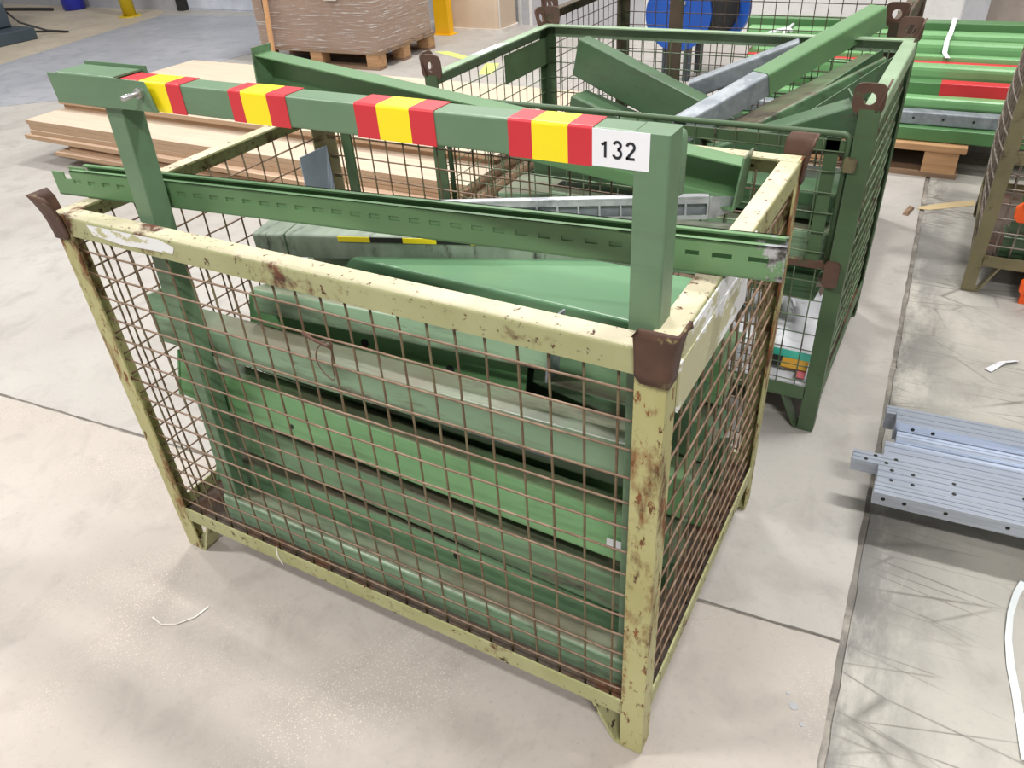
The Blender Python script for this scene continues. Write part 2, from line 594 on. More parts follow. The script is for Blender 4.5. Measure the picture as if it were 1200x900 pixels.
g = 0.005
slab('concrete_slab', [(-14, -3), (jx(-3) - g, -3)] + wob((jx(-0.6) - g, -0.6), (jx(0.41) - g, 0.41), 30, 0.0012, 1) + wob((jx(0.41) - g - 0.003, jy(1.48) - g), (-1.3, jy(-1.3) - g), 60, 0.0018, 2) + [(-14, jy(-14) - g)], 'slab_near')
slab('concrete_slab', [(-14, jy(-14) + g)] + wob((-1.3, jy(-1.3) + g), (jx(0.43) - g, jy(1.47) + g), 60, 0.0018, 3) + wob((jx(0.44) - g, 0.44), (jx(3.3) - g, 3.3), 70, 0.0016, 4) + [(jx(8.2) - g, 8.2), (-14, 8.2)], 'slab_far')
slab('concrete_slab', [(jx(-3) + g, -3), (7, -3), (7, 8.2), (jx(8.2) + g, 8.2)] + wob((jx(3.3) + g + 0.008, 3.3), (jx(-0.6) + g + 0.003, -0.6), 90, 0.002, 5), 'slab_right')
slab('dark_floor_coat', [(-6.4, 2.97), (-7.145, 5.933), (-5.689, 6.12), (-4.30, 4.62), (-4.35, 4.23), (-4.466, 3.0), (-4.98, 2.567), (-5.6, 2.44)], 'floor_dark', 0.003, 0.0002)
slab('tan_floor_coat', [(-14, 2.0), (-6.9, 2.6), (-6.44, 2.98), (-7.185, 5.933), (-7.4, 6.2), (-14, 6.2)], 'floor_tan', 0.002, 0.0002)
for i, poly in enumerate(([(-2.62, 5.02), (-2.5, 5.06), (-2.12, 4.88), (-2.2, 4.82)], [(-1.95, 4.76), (-1.84, 4.78), (-1.72, 4.46), (-1.82, 4.42)])):
    slab('floor_marking', poly, 'lime', 0.0016, 0.0002)
slab('floor_marking', [(1.372, 2.845), (1.42, 2.85), (1.585, 2.965), (1.585, 3.03), (1.47, 2.955), (1.38, 2.875)], 'tan', 0.0016, 0.0002)

for cx_, cy_, r_ in ((1.4255, 0.2262, 0.0085), (1.447, 0.195, 0.005), (1.41, 0.25, 0.004)):
    slab('paint_spot', [(cx_ + r_ * (1 + 0.15 * math.sin(3 * a_)) * math.cos(a_), cy_ + r_ * (1 + 0.1 * math.cos(2 * a_)) * math.sin(a_)) for a_ in [i_ * math.pi / 7 for i_ in range(14)]], 'wall_grey', 0.0012, 0.0002)
YB = 6.25
struct(MB().box((-14, YB, 0), (-7.2, YB + 0.2, 3.4)).build('wall_back_left', 'wall_grey'))
struct(MB().box((-5.66, YB, 0), (-1.2, YB + 0.2, 3.4)).build('wall_back_middle', 'wall_grey'))
struct(MB().box((-1.2, YB, 0), (1.31, YB + 0.2, 3.4)).build('wall_back_right', 'wall_white'))
struct(MB().box((1.42, YB + 0.1, 0), (7, YB + 0.3, 3.4)).build('wall_back_far_right', 'wall_brown'))
struct(MB().box((1.28, YB - 0.06, 0), (1.44, YB + 0.1, 3.4)).build('trim_1', 'wall_grey'))
d1 = struct(MB().box((-7.1, YB + 0.06, 0), (-5.7, YB + 0.1, 3.0)).build('door_1', 'door_white'))
MB().box((-7.2, YB - 0.03, 0), (-7.1, YB + 0.12, 3.05)).build('door_frame', 'rubber', d1)
MB().box((-5.7, YB - 0.03, 0), (-5.64, YB + 0.12, 3.05)).build('door_frame', 'wall_grey', d1)
for i in range(4):
    MB().box((-7.09, YB + 0.052, 0.02 + i * 0.7), (-5.71, YB + 0.06, 0.70 + i * 0.7)).build('door_panel', 'door_white', d1)
# faint seams of the middle wall
wm = bpy.data.objects['wall_back_middle']
for x in (-2.46, -2.34):
    MB().box((x, YB - 0.012, 0), (x + 0.035, YB, 3.2)).build('conduit', 'wall_white', wm)

# ------------------------------------------------------------------ wire crates


def wire_paths(W, H0, H1, place, x0=0.035, dx=0.05, amp=0.001, seed=1, start=None, rs=0.0003, bulge=0.0):
    """paths of a woven 5 cm wire panel; place(u, v, n) -> 3D point"""
    rr = random.Random(seed)
    us, u = [], (start if start is not None else x0 + 0.03)
    while u < W - x0 - 0.005:
        us.append(u)
        u += dx
    vs, v = [], H1 - 0.031
    while v > H0 - 0.002:
        vs.append(v)
        v -= dx
    ju = {(i, j): rr.gauss(0, rs) for i in range(len(us)) for j in range(len(vs))}
    jv = {(i, j): rr.gauss(0, rs) for i in range(len(us)) for j in range(len(vs))}
    out = []
    for i, u in enumerate(us):
        sh = rr.gauss(0, 0.0008)
        p = [place(u + sh, H1 + 0.01, 0)]
        for j, v in enumerate(vs):
            p.append(place(u + sh + ju[i, j], v, 0.0016 + bulge * math.sin(math.pi * (u - x0) / (W - 2 * x0)) * math.sin(math.pi * (v - H0) / (H1 - H0))))
        p.append(place(u + sh, H0 - 0.01, 0))
        out.append(('v', p))
    for j, v in enumerate(vs):
        sh = rr.gauss(0, 0.0008)
        p = [place(x0 - 0.012, v + sh, 0)]
        for i, u in enumerate(us):
            p.append(place(u, v + sh + jv[i, j], -0.0016 + bulge * math.sin(math.pi * (u - x0) / (W - 2 * x0)) * math.sin(math.pi * (v - H0) / (H1 - H0))))
        p.append(place(W - x0 + 0.012, v + sh, 0))
        out.append(('h', p))
    return out


def crate(base, label, W, D, H, m, mtop, mcup, mwire, group='wire mesh stacking crates', separate=False, style='flare', wr=0.0021, front_flap=False, seed=1, deck=True, start_front=None):
    t = thing('wire_crate', base, label, 'crate', group)
    pw = 0.042
    # corner posts: angle sections, legs along both sides
    for (cx, sx) in ((0, 1), (W, -1)):
        for (cy, sy) in ((0, 1), (D, -1)):
            a = [(cx, cy), (cx + sx * pw, cy), (cx + sx * pw, cy + sy * 0.004), (cx + sx * 0.004, cy + sy * 0.004), (cx + sx * 0.004, cy + sy * pw), (cx, cy + sy * pw)]
            n = 6
            MB().add([(x, y, 0.006) for x, y in a] + [(x, y, H - 0.001) for x, y in a], [tuple(range(n)), tuple(range(n, 2 * n))] + [(i, (i + 1) % n, (i + 1) % n + n, i + n) for i in range(n)]).build('post', ('crate4' if (cx == 0 and cy > 0) else 'post1') if m == 'crate1' else m, t)  # back-left post darkened with olive paint for its unlit, dirty inside
            # bent foot plate beside the post
            pr = strip([(sx * 0.004, 0.004), (sx * 0.052, 0.004), (sx * 0.098, 0.104)], 0.006, 0.01)
            y0, y1 = (cy + sy * 0.002, cy + sy * 0.045)
            k = len(pr)
            MB().add([(cx + a_, y0, b_) for a_, b_ in pr] + [(cx + a_, y1, b_) for a_, b_ in pr], [tuple(range(k)), tuple(range(k, 2 * k))] + [(i, (i + 1) % k, (i + 1) % k + k, i + k) for i in range(k)]).build('foot', m, t)
            # stacking corner
            if style == 'flare':
                q = MB()
                us = [(-0.041, 0), (-0.033, 0), (-0.02, 0), (-0.008, 0.0), (-0.002, -0.0), (0, 0.002), (0, 0.008), (0, 0.016), (0, 0.024), (0, 0.029)]
                vs_ = [(-0.048, 0.001), (-0.034, 0.0015), (-0.015, 0.003), (0.005, 0.006), (0.022, 0.010), (0.038, 0.015)]
                grid = []
                for off in (0, 0.004):
                    for j, (vz, vo) in enumerate(vs_):
                        for i, (ua, ub) in enumerate(us):
                            ox = (vo + off) * (1 if i >= 4 else 0)
                            oy = (vo + off) * (1 if i <= 5 else 0)
                            edge = i in (0, len(us) - 1)
                            z = H + vz - (0.012 if edge and j == len(vs_) - 1 else 0) + (0.01 if edge and j == 0 else 0)
                            grid.append((cx + sx * (-ua) - sx * ox, cy + sy * ub - sy * oy, z))
                nu, nv = len(us), len(vs_)
                fs = []
                for s in (0, 1):
                    for j in range(nv - 1):
                        for i in range(nu - 1):
                            o = s * nu * nv
                            fs.append((o + j * nu + i, o + j * nu + i + 1, o + (j + 1) * nu + i + 1, o + (j + 1) * nu + i))
                N = nu * nv
                for i in range(nu - 1):
                    fs.append((i, i + 1, N + i + 1, N + i))
                    b = (nv - 1) * nu + i
                    fs.append((b, b + 1, N + b + 1, N + b))
                for j in range(nv - 1):
                    for i in (0, nu - 1):
                        fs.append((j * nu + i, (j + 1) * nu + i, N + (j + 1) * nu + i, N + j * nu + i))
                q.add(grid, fs)
                q.build('stacking_corner', mcup, t, smooth=True)
            else:
                e = 0.006
                MB().holed((cx + sx * 0.026, cy - sy * 0.002, H + 0.022), (1, 0, 0), (0, 0.10 * -sy, 1), (0, sy * 0.005, 0), 0.066, 0.066, 0.0135, 0.45).build('stacking_plate', mcup, t)
                MB().holed((cx - sx * 0.002, cy + sy * 0.026, H + 0.022), (0, 1, 0), (0.28 * -sx, 0, 1), (sx * 0.005, 0, 0), 0.062, 0.066, 0.0135, 0.45).build('stacking_plate', mcup, t)
    rw, rh = 0.038, 0.042
    # top rails: angle sections with a flat on top
    def rail(p0, p1, z, mat, name, h=rh, w=rw, top=True):
        d = (Vector(p1) - Vector(p0)).normalized()
        prof = strip([(-w + 0.002, -0.002), (-0.002, -0.002), (-0.002, -h + 0.002)], 0.004, 0.004) if top else strip([(-w + 0.002, -h + 0.002), (-0.002, -h + 0.002), (-0.002, -0.002)], 0.004, 0.004)
        return MB().prism(prof, (p0[0], p0[1], z), (p1[0], p1[1], z)).build(name, mat, t)
    i = pw - 0.002
    if not front_flap:
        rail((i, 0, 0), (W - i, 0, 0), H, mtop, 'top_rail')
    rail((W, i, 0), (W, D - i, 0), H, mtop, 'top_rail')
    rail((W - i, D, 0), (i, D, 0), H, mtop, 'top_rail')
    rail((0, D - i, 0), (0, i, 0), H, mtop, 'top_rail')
    # corner pads where the rails meet
    for cx, sx in ((0, 1), (W, -1)):
        for cy, sy in ((0, 1), (D, -1)):
            x0, x1 = sorted((cx + sx * 0.004, cx + sx * 0.042))
            y0, y1 = sorted((cy + sy * 0.004, cy + sy * 0.042))
            MB().box((x0, y0, H - 0.004), (x1, y1, H + 0.0005)).build('corner_pad', mtop, t)
    for a, b in (((i, 0), (W - i, 0)), ((W, i), (W, D - i)), ((W - i, D), (i, D)), ((0, D - i), (0, i))):
        rail((*a, 0), (*b, 0), 0.145, m, 'bottom_rail', 0.045, 0.03, False)
    if deck:
        MB().box((0.006, 0.006, 0.102), (W - 0.006, D - 0.006, 0.112)).build('deck_sheet', 'deck', t)
    # wire panels
    H0, H1 = 0.14, H - 0.042
    panels = [('front', W, lambda u, v, n: (u, 0.012 + n, v)), ('right', D, lambda u, v, n: (W - 0.012 - n, u, v)),
              ('back', W, lambda u, v, n: (u, D - 0.012 - n, v)), ('left', D, lambda u, v, n: (0.012 + n, u, v))]
    for k, (nm, L, fn) in enumerate(panels):
        if front_flap and nm == 'front':
            continue
        paths = wire_paths(L, H0, H1, fn, seed=seed * 10 + k, start=(start_front if nm == 'front' else None), bulge=(-0.03 if m == 'crate4' and nm == 'left' else -0.004 if nm in ('front', 'right') else 0.0))
        if separate:
            for d_, p in paths:
                MB().tube(p, wr, 5).build('wire', mwire if d_ == 'h' else mwire + 'v', t, smooth=True)
        else:
            q = MB()
            for _, p in paths:
                q.tube(p, wr, 4)
            q.build('mesh_panel', mwire, t, smooth=True)
    return t


W1, D1, H1_ = 1.2, 0.752, 0.884
c1 = crate((0, 0, 0), 'rusty pale yellow-green mesh crate in the foreground, heaped with green steel beams', W1, D1, H1_, 'crate1', 'crate1_top', 'cup1', 'wire1', separate=True, seed=3, start_front=0.083)
# label plate with peeled white paint on the right side, peeled sticker on the front rail
MB().box((1.2, 0.044, 0.768), (1.2035, 0.37, 0.846)).build('label_plate', 'sticker2', c1)
MB().box((1.2, 0.06, 0.846), (1.2025, 0.40, 0.878)).build('label_plate', 'sticker2', c1)
MB().add([(0.105, -0.0006, 0.877), (0.30, -0.0006, 0.881), (0.335, -0.0006, 0.872), (0.325, -0.0006, 0.858), (0.27, -0.0006, 0.856), (0.19, -0.0006, 0.852), (0.115, -0.0006, 0.858)], [(0, 1, 2, 3, 4, 5, 6)]).build('peeled_sticker', 'sticker', c1)
# blue-grey tin on the left panel, near the back
MB().box((0.016, 0.635, 0.645), (0.0185, 0.738, 0.785)).build('tin_plate', 'plate', c1)
# second upright of the back panel
MB().box((0.075, 0.735, 0.145), (0.105, 0.742, 0.845)).build('panel_upright', 'crate2', c1)

# wire twisted round the front mesh
q = MB()
pts = []
for i in range(26):
    a = i / 25 * 2 * math.pi * 1.15
    pts.append((0.628 + 0.017 * math.sin(a) + 0.008 * math.cos(2 * a), 0.004 + 0.006 * math.cos(a), 0.722 + 0.034 * math.cos(a)))
q.tube(pts, 0.0011, 5)
q.tube([(0.585, 0.004, 0.764), (0.61, 0.002, 0.757), (0.633, 0.003, 0.752), (0.64, 0.008, 0.745)], 0.003, 5)
tag(q.build('tie_wire', 'brass', None, (0.628, 0.0, 0.70), True), 'thin rusty tie wire looped round the front mesh of the foreground crate', 'wire')

# ------------------------------------------------------------------ crate two (green, half flap)
B2 = (0.1, 1.09, 0)
W2, D2, H2 = 1.185, 0.74, 0.884
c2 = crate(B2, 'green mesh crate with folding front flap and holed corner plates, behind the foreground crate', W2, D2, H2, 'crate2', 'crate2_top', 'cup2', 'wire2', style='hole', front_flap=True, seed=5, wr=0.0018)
# front: upper flap with round frame, middle rail, fixed lower half
fp = rounded([(0.05, 0.015, 0.5), (0.05, 0.015, 0.822), (1.135, 0.015, 0.822), (1.135, 0.015, 0.5)], 0.02, 5)
MB().tube(fp, 0.0075, 8).build('flap_frame', 'crate2', c2, smooth=True)
MB().box((0.05, 0.006, 0.492), (1.135, 0.024, 0.508)).build('flap_rail', 'cup2', c2)
MB().box((0.055, 0.018, 0.778), (1.13, 0.026, 0.806)).build('flap_rail', 'crate2', c2)
MB().box((1.085, 0.018, 0.5), (1.115, 0.024, 0.812)).build('flap_upright', 'crate2', c2)
q = MB()
for _, p in wire_paths(W2, 0.51, 0.815, lambda u, v, n: (u, 0.014 + n, v), seed=51, x0=0.05):
    q.tube(p, 0.0018, 4)
q.build('mesh_panel', 'wire2', c2, smooth=True)
q = MB()
for _, p in wire_paths(W2, 0.145, 0.485, lambda u, v, n: (u, 0.010 + n, v), seed=52):
    q.tube(p, 0.0018, 4)
q.build('mesh_panel', 'wire2', c2, smooth=True)
for x in (0.012, 1.135):
    MB().box((x, -0.012, 0.455), (x + 0.036, 0.012, 0.522), 0.008).build('latch', 'cup2', c2)
MB().box((1.132, -0.004, 0.742), (1.160, 0.012, 0.775), 0.004).build('latch', 'crate4', c2)
MB().box((0.0165, 0.42, 0.758), (0.020, 0.725, 0.845)).build('label_plate', 'crate2', c2)
MB().add([(0.004, 0.24, H2 + 0.0008), (0.034, 0.26, H2 + 0.0008), (0.034, 0.43, H2 + 0.0008), (0.004, 0.40, H2 + 0.0008)], [(0, 1, 2, 3)]).build('peeled_sticker', 'white', c2)

# ------------------------------------------------------------------ crate three (brown, behind) and crate four (right edge)
c3 = crate((0.03, 1.96, 0), 'brown rusty mesh crate behind the green crate, only its posts and back mesh showing', 1.2, 0.74, 0.90, 'crate3', 'crate3', 'cup2', 'wire3', style='hole', seed=8, wr=0.0018, front_flap=True)
q = MB()
for _, p in wire_paths(1.2, 0.145, 0.485, lambda u, v, n: (u, 0.010 + n, v), seed=82):
    q.tube(p, 0.0018, 4)
q.build('mesh_panel', 'wire3', c3, smooth=True)
MB().box((0.04, 0.002, 0.485), (1.16, 0.022, 0.515)).build('flap_rail', 'crate3', c3)
MB().box((0.235, 0.70, 0.14), (0.285, 0.735, 0.86)).build('panel_upright', 'crate3', c3)
c4 = crate((1.585, 2.13, 0), 'olive mesh crate cut by the right edge, with bowed side wires', 1.2, 0.75, 0.90, 'crate4', 'crate4', 'cup2', 'wire4', style='flare', seed=11, wr=0.003)
MB().box((0.04, 0.004, 0.46), (1.16, 0.022, 0.50)).build('flap_rail', 'crate4', c4)

# ------------------------------------------------------------------ sign frame with the number
sf = thing('sign_frame', (0.6, 0.07, 0.112), 'green tubular frame with red and yellow stripes and number 132, standing in the foreground crate', 'frame')
SB = (0.6, 0.07, 0.112)
sq = tubeprof(0.042, 0.042, 0.003)
MB().prism(sq, (1.149, 0.071, 0.16), (1.149, 0.071, 1.126), (0, 1, 0)).build('post', 'sign', sf, SB)
MB().prism(sq, (0.160, 0.071, 0.16), (0.224, 0.071, 1.09), (0, 1, 0)).build('post', 'sign', sf, SB)
MB().prism(tubeprof(0.040, 0.044, 0.004), (0.17, 0.071, 1.1045), (1.128, 0.071, 1.1045)).build('crossbeam', 'sign', sf, SB)
MB().prism(channel(0.05, 0.072, 0.003, 0, 'front'), (0.139, 0.071, 0.150), (1.17, 0.071, 0.150)).build('bottom_bar', 'beamC', sf, SB)
# bracket over the left end with bolt
MB().prism(strip([(0.028, -0.024), (0.028, 0.025), (-0.026, 0.025), (-0.026, -0.020)], 0.003, 0.003), (0.118, 0.071, 1.105), (0.262, 0.071, 1.105)).build('end_bracket', 'sign', sf, SB)
MB().add([(0.094, 0.0405, 1.129), (0.262, 0.0405, 1.130), (0.333, 0.0405, 1.129), (0.347, 0.0405, 1.084), (0.098, 0.0405, 1.081),
          (0.094, 0.0435, 1.129), (0.262, 0.0435, 1.130), (0.333, 0.0435, 1.129), (0.347, 0.0435, 1.084), (0.098, 0.0435, 1.081)],
         [(0, 1, 2, 3, 4), (5, 6, 7, 8, 9)] + [(i, (i + 1) % 5, (i + 1) % 5 + 5, i + 5) for i in range(5)]).build('end_bracket', 'sign', sf, SB)
MB().box((0.115, 0.0985, 1.10), (0.27, 0.1015, 1.136)).build('end_bracket', 'sign', sf, SB)
bolt = MB().tube([(0.321, 0.052, 1.112), (0.321, 0.006, 1.112)], 0.004, 10).build('bolt', 'zinc', sf, SB, True)
MB().tube([(0.321, 0.0405, 1.112), (0.321, 0.033, 1.112)], 0.0085, 6).build('nut', 'zinc', bolt, SB)
# stripes: sleeves of tape over front and top of the beam
stripes = [(0.262, 0.352, 'red'), (0.352, 0.397, 'yellow'), (0.397, 0.43, 'red'),
           (0.503, 0.528, 'red'), (0.528, 0.578, 'yellow'), (0.578, 0.614, 'red'),
           (0.735, 0.772, 'red'), (0.772, 0.824, 'yellow'), (0.824, 0.862, 'red'),
           (0.968, 1.000, 'red'), (1.000, 1.047, 'yellow'), (1.047, 1.078, 'red')]
stripes[0] = (0.265, 0.310, 'red')
stripes[1] = (0.310, 0.370, 'yellow')
stripes[2] = (0.370, 0.402, 'red')
for a, b, m_ in stripes:
    MB().prism(strip([(0.0206, -0.0225), (0.0206, 0.0226), (-0.0204, 0.0226)], 0.0008, 0.004), (a, 0.071, 1.1045), (b, 0.071, 1.1045)).build('tape_stripe', m_, sf, SB)
lab = MB().box((1.078, 0.0498, 1.0835), (1.147, 0.0506, 1.1262)).build('number_label', 'white', sf, SB)


def arc(cx, cz, rx, rz, a0, a1, n=12):
    return [(cx + rx * math.cos(math.radians(a0 + (a1 - a0) * i / n)), cz + rz * math.sin(math.radians(a0 + (a1 - a0) * i / n))) for i in range(n + 1)]


dg = {'1': [[(0.0, 0.70), (0.13, 0.76), (0.23, 0.90), (0.23, 0.0)]],
      '3': [arc(0.25, 0.725, 0.2, 0.2, 165, -60, 12) + [(0.27, 0.50)], [(0.27, 0.505)] + arc(0.25, 0.27, 0.23, 0.235, 60, -165, 14)],
      '2': [arc(0.25, 0.70, 0.215, 0.225, 170, -35, 12) + [(0.05, 0.075), (0.07, 0.07)], [(0.0, 0.07), (0.50, 0.07)]]}
hd = 0.0205
for ch, ox in (('1', 1.0895), ('3', 1.1035), ('2', 1.1195)):
    q = MB()
    for path in dg[ch]:
        pr_ = strip(path, 0.155, 0)
        n_ = len(pr_)
        h_ = n_ // 2
        P_ = [(ox + a_ * hd, 0.0495, 1.0945 + b_ * hd) for a_, b_ in pr_]
        q.add(P_, [(i_, i_ + 1, n_ - 2 - i_, n_ - 1 - i_) for i_ in range(h_ - 1)])
    q.build('digit', 'ink', lab, SB)
# rounded stub behind the right post
st = rounded([(0, 0, 1.03), (0, 0, 1.118)], 0.01)
MB().tube([(1.160, 0.1045, 1.040), (1.160, 0.1045, 1.043), (1.160, 0.1045, 1.108), (1.160, 0.1045, 1.115), (1.160, 0.1045, 1.118)], [0.009, 0.0115, 0.0115, 0.0095, 0.005], 14).build('hanging_stub', 'sign', sf, SB, True)

# ------------------------------------------------------------------ slotted rail across the foreground crate
A, Bp = Vector((-0.065, 0.070, 0.8875)), Vector((1.278, 0.227, 0.8875))
rl = (Bp - A).length
rb = Vector((A.x, A.y, 0.886))
q = MB()
hh, dd, tt = 0.050, 0.034, 0.003
q.box((0, 0, 0), (rl, dd, tt))                                  # base
q.box((0.06, dd - tt, 0), (rl, dd, hh + 0.004))                 # back wall
q.box((0.06, dd - 0.011, hh + 0.001), (rl, dd, hh + 0.004))     # back lip
sz0, sz1 = 0.025, 0.033                                         # slot band
q.box((0, 0, 0), (rl, tt, sz0))
q.box((0.048, 0, sz1), (rl, tt, hh))
q.box((0, 0, sz1), (0.030, tt, hh - 0.004))
q.box((0.048, 0, hh - 0.003), (rl, 0.010, hh))                  # front lip
q.box((0.010, dd - tt, 0), (0.05, dd, hh - 0.006))
xs = 0.0
p = 0.0365
k = 0
x = 0.052
q.box((0, 0, sz0), (x, tt, sz1))
while x < rl - 0.03:
    w = 0.019 if x < rl - 0.13 else 0.027
    x1 = min(x + p + (0.012 if w > 0.02 else 0), rl)
    if x1 - x > w + 0.004:
        q.box((x + w, 0, sz0), (x1, tt, sz1))
    x = x1
q.box((x - 0.001, 0, sz0), (rl, tt, sz1)) if rl - x > 0.002 else None
q.box((0.06, 0.0021, sz0 - 0.003), (rl - 0.15, tt + 0.002, sz1 + 0.003))     # pressed-in tabs behind the slots
ro = q.build('slotted_rail', 'rail_worn')
ro.location = rb
ro.rotation_euler = (0, 0, math.atan2(Bp.y - A.y, Bp.x - A.x))
tag(ro, 'long green slotted rail with scuffed right end, lying across the foreground crate', 'rail')

# ------------------------------------------------------------------ beams


def beam(label, p0, p1, w, h, mat, face='front', plates=(), lip=0.0, roll=0.0, t=0.003, group=None, holes=(), plate_h=0.03, name='steel_beam', bend=None, up=None, pm=None):
    """C-section beam along p0 -> p1 (points on its axis); plates: 0 and/or 1 for an end plate"""
    p0, p1 = Vector(p0), Vector(p1)
    base = Vector((min(p0.x, p1.x), (p0.y + p1.y) / 2, min(p0.z, p1.z) - h / 2))
    d = (p1 - p0).normalized()
    u0 = Vector(up) if up else Vector((0, 0, 1))
    u0 = (u0 - d * u0.dot(d)).normalized()
    s = d.cross(u0)
    u = u0 * math.cos(roll) + s * math.sin(roll)
    s = d.cross(u)
    m = MB().prism(channel(w, h, t, lip, face), p0, p1, u, bend=bend, seg=8 if bend else 1)
    if not plates and not holes:
        return tag(m.build(name, mat, None, base), label, 'beam', group)
    th = thing(name, base, label, 'beam', group)
    m.build('channel', mat, th, base)
    for e in plates:
        pp = p0 if e == 0 else p1
        sg = -1 if e == 0 else 1
        c = pp + u * (plate_h / 2)
        MB().obox(c + d * sg * 0.002, d * 0.002, s * (w / 2 + 0.004), u * (h / 2 + plate_h / 2)).build('end_plate', pm or mat, th, base)
    sgn = {'front': 1, 'back': -1}.get(face, 1)
    for (tq, uq, rq) in holes:
        c = p0.lerp(p1, tq) + u * uq + s * sgn * (w / 2 + 0.0015)
        MB().tube([c + s * sgn * 0.0012, c - s * sgn * 0.004], rq, 12).build('bolt_hole', 'rubber', th, base)
    return th


G1 = 'green beams in the foreground crate'
# (label, p0, p1, depth, height, material, options) - points are the middle of the section
beam('lowest green beam behind the front mesh, with one bolt hole', (0.05, 0.143, 0.182), (1.12, 0.160, 0.158), 0.058, 0.078, 'beamA', holes=[(0.64, 0.012, 0.007)], group=G1, plates=(0,), plate_h=0.02, roll=-0.3)
beam('green beam with bright bent right end, second from the bottom behind the front mesh', (0.06, 0.155, 0.318), (1.112, 0.150, 0.256), 0.058, 0.075, 'beamA', group=G1, plates=(1,), plate_h=0.006, pm='beamC', roll=-0.18)
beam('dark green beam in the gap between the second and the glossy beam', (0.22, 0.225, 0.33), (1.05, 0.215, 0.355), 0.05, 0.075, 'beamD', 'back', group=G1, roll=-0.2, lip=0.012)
beam('glossy green beam with holed left end plate and printed tag near its right end', (0.045, 0.136, 0.452), (1.12, 0.158, 0.392), 0.06, 0.088, 'beamB', group=G1, plates=(0,), plate_h=0.02, holes=[(0.30, -0.02, 0.005)], roll=-0.28)
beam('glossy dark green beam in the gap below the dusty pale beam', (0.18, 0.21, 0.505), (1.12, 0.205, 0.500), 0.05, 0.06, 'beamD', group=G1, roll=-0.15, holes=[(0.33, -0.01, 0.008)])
beam('dusty pale green beam with tall left end plate sticking up behind the front mesh', (0.045, 0.133, 0.586), (1.125, 0.152, 0.584), 0.068, 0.062, 'beamC', group=G1, plates=(0,), plate_h=0.05, roll=-0.08)
beam('deep green beam with two round holes, above the dusty pale beam', (0.20, 0.245, 0.590), (0.865, 0.262, 0.577), 0.06, 0.10, 'beamB', group=G1, holes=[(0.46, 0.006, 0.009), (0.76, -0.002, 0.009)], roll=-0.25)
beam('pale green beam under the front rail with its left end open', (0.262, 0.215, 0.655), (0.945, 0.245, 0.672), 0.06, 0.05, 'beamC', group=G1, plates=(1,), plate_h=0.0, roll=-0.25)
beam('green beam just above the pale one under the front rail', (0.262, 0.262, 0.69), (0.80, 0.275, 0.70), 0.06, 0.04, 'beamA', group=G1, roll=-0.2)
beam('short green beam jammed at the right end behind the front mesh', (0.88, 0.285, 0.635), (1.13, 0.255, 0.615), 0.06, 0.10, 'beamA', group=G1, roll=-0.1, holes=[(0.15, 0.03, 0.008)])
beam('wide smooth green tray beam on top of the heap, below the slotted rail', (0.29, 0.462, 0.668), (1.115, 0.342, 0.728), 0.20, 0.06, 'tray', 'top', group=G1, lip=0.02, roll=-0.04)
beam('thin flat green strip slanting behind the front mesh between two beams', (0.30, 0.185, 0.36), (0.86, 0.175, 0.335), 0.03, 0.03, 'beamC', 'top', group=G1, roll=0.3, t=0.002)
beam('grey bare strip showing in the dark gap under the dusty pale beam', (0.52, 0.172, 0.52), (0.95, 0.178, 0.512), 0.03, 0.022, 'galv_beam', 'top', group=G1, roll=-0.4, t=0.002)
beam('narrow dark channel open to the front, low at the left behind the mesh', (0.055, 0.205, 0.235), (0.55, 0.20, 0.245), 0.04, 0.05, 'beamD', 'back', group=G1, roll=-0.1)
# bits sticking up at the right of the front rail
beam('small green offcut with folded corner beside the right sign post', (0.965, 0.165, 0.735), (1.105, 0.165, 0.73), 0.04, 0.10, 'beamA', 'back', group=G1, roll=-0.15, plates=(0,), plate_h=0.01, pm='galv_beam')
WB = (0.17, 0.43, 0.69)
wb = thing('steel_beam', WB, 'weathered grey-green beam with yellow and black tape, under the slotted rail', 'beam', G1)
wp0, wp1 = Vector((0.175, 0.335, 0.726)), Vector((0.95, 0.535, 0.752))
MB().prism(channel(0.09, 0.05, 0.003, 0, 'top'), wp0, wp1).build('channel', 'weathered', wb, WB)
wd = (wp1 - wp0).normalized()
ws = wd.cross(Vector((0, 0, 1))).normalized()
wt = ws.cross(wd)
for i_ in range(5):
    c = wp0 + wd * (0.235 + i_ * 0.072) + ws * 0.0470 + wt * 0.019
    MB().obox(c, wd * 0.036, ws * 0.0008, wt * 0.0055).build('tape_stripe', 'yellow' if i_ % 2 == 0 else 'black', wb, WB)
MB().obox(wp0 + wd * 0.075, wd * 0.0015, ws * 0.0475, wt * 0.0268).build('seam', 'beamD', wb, WB)
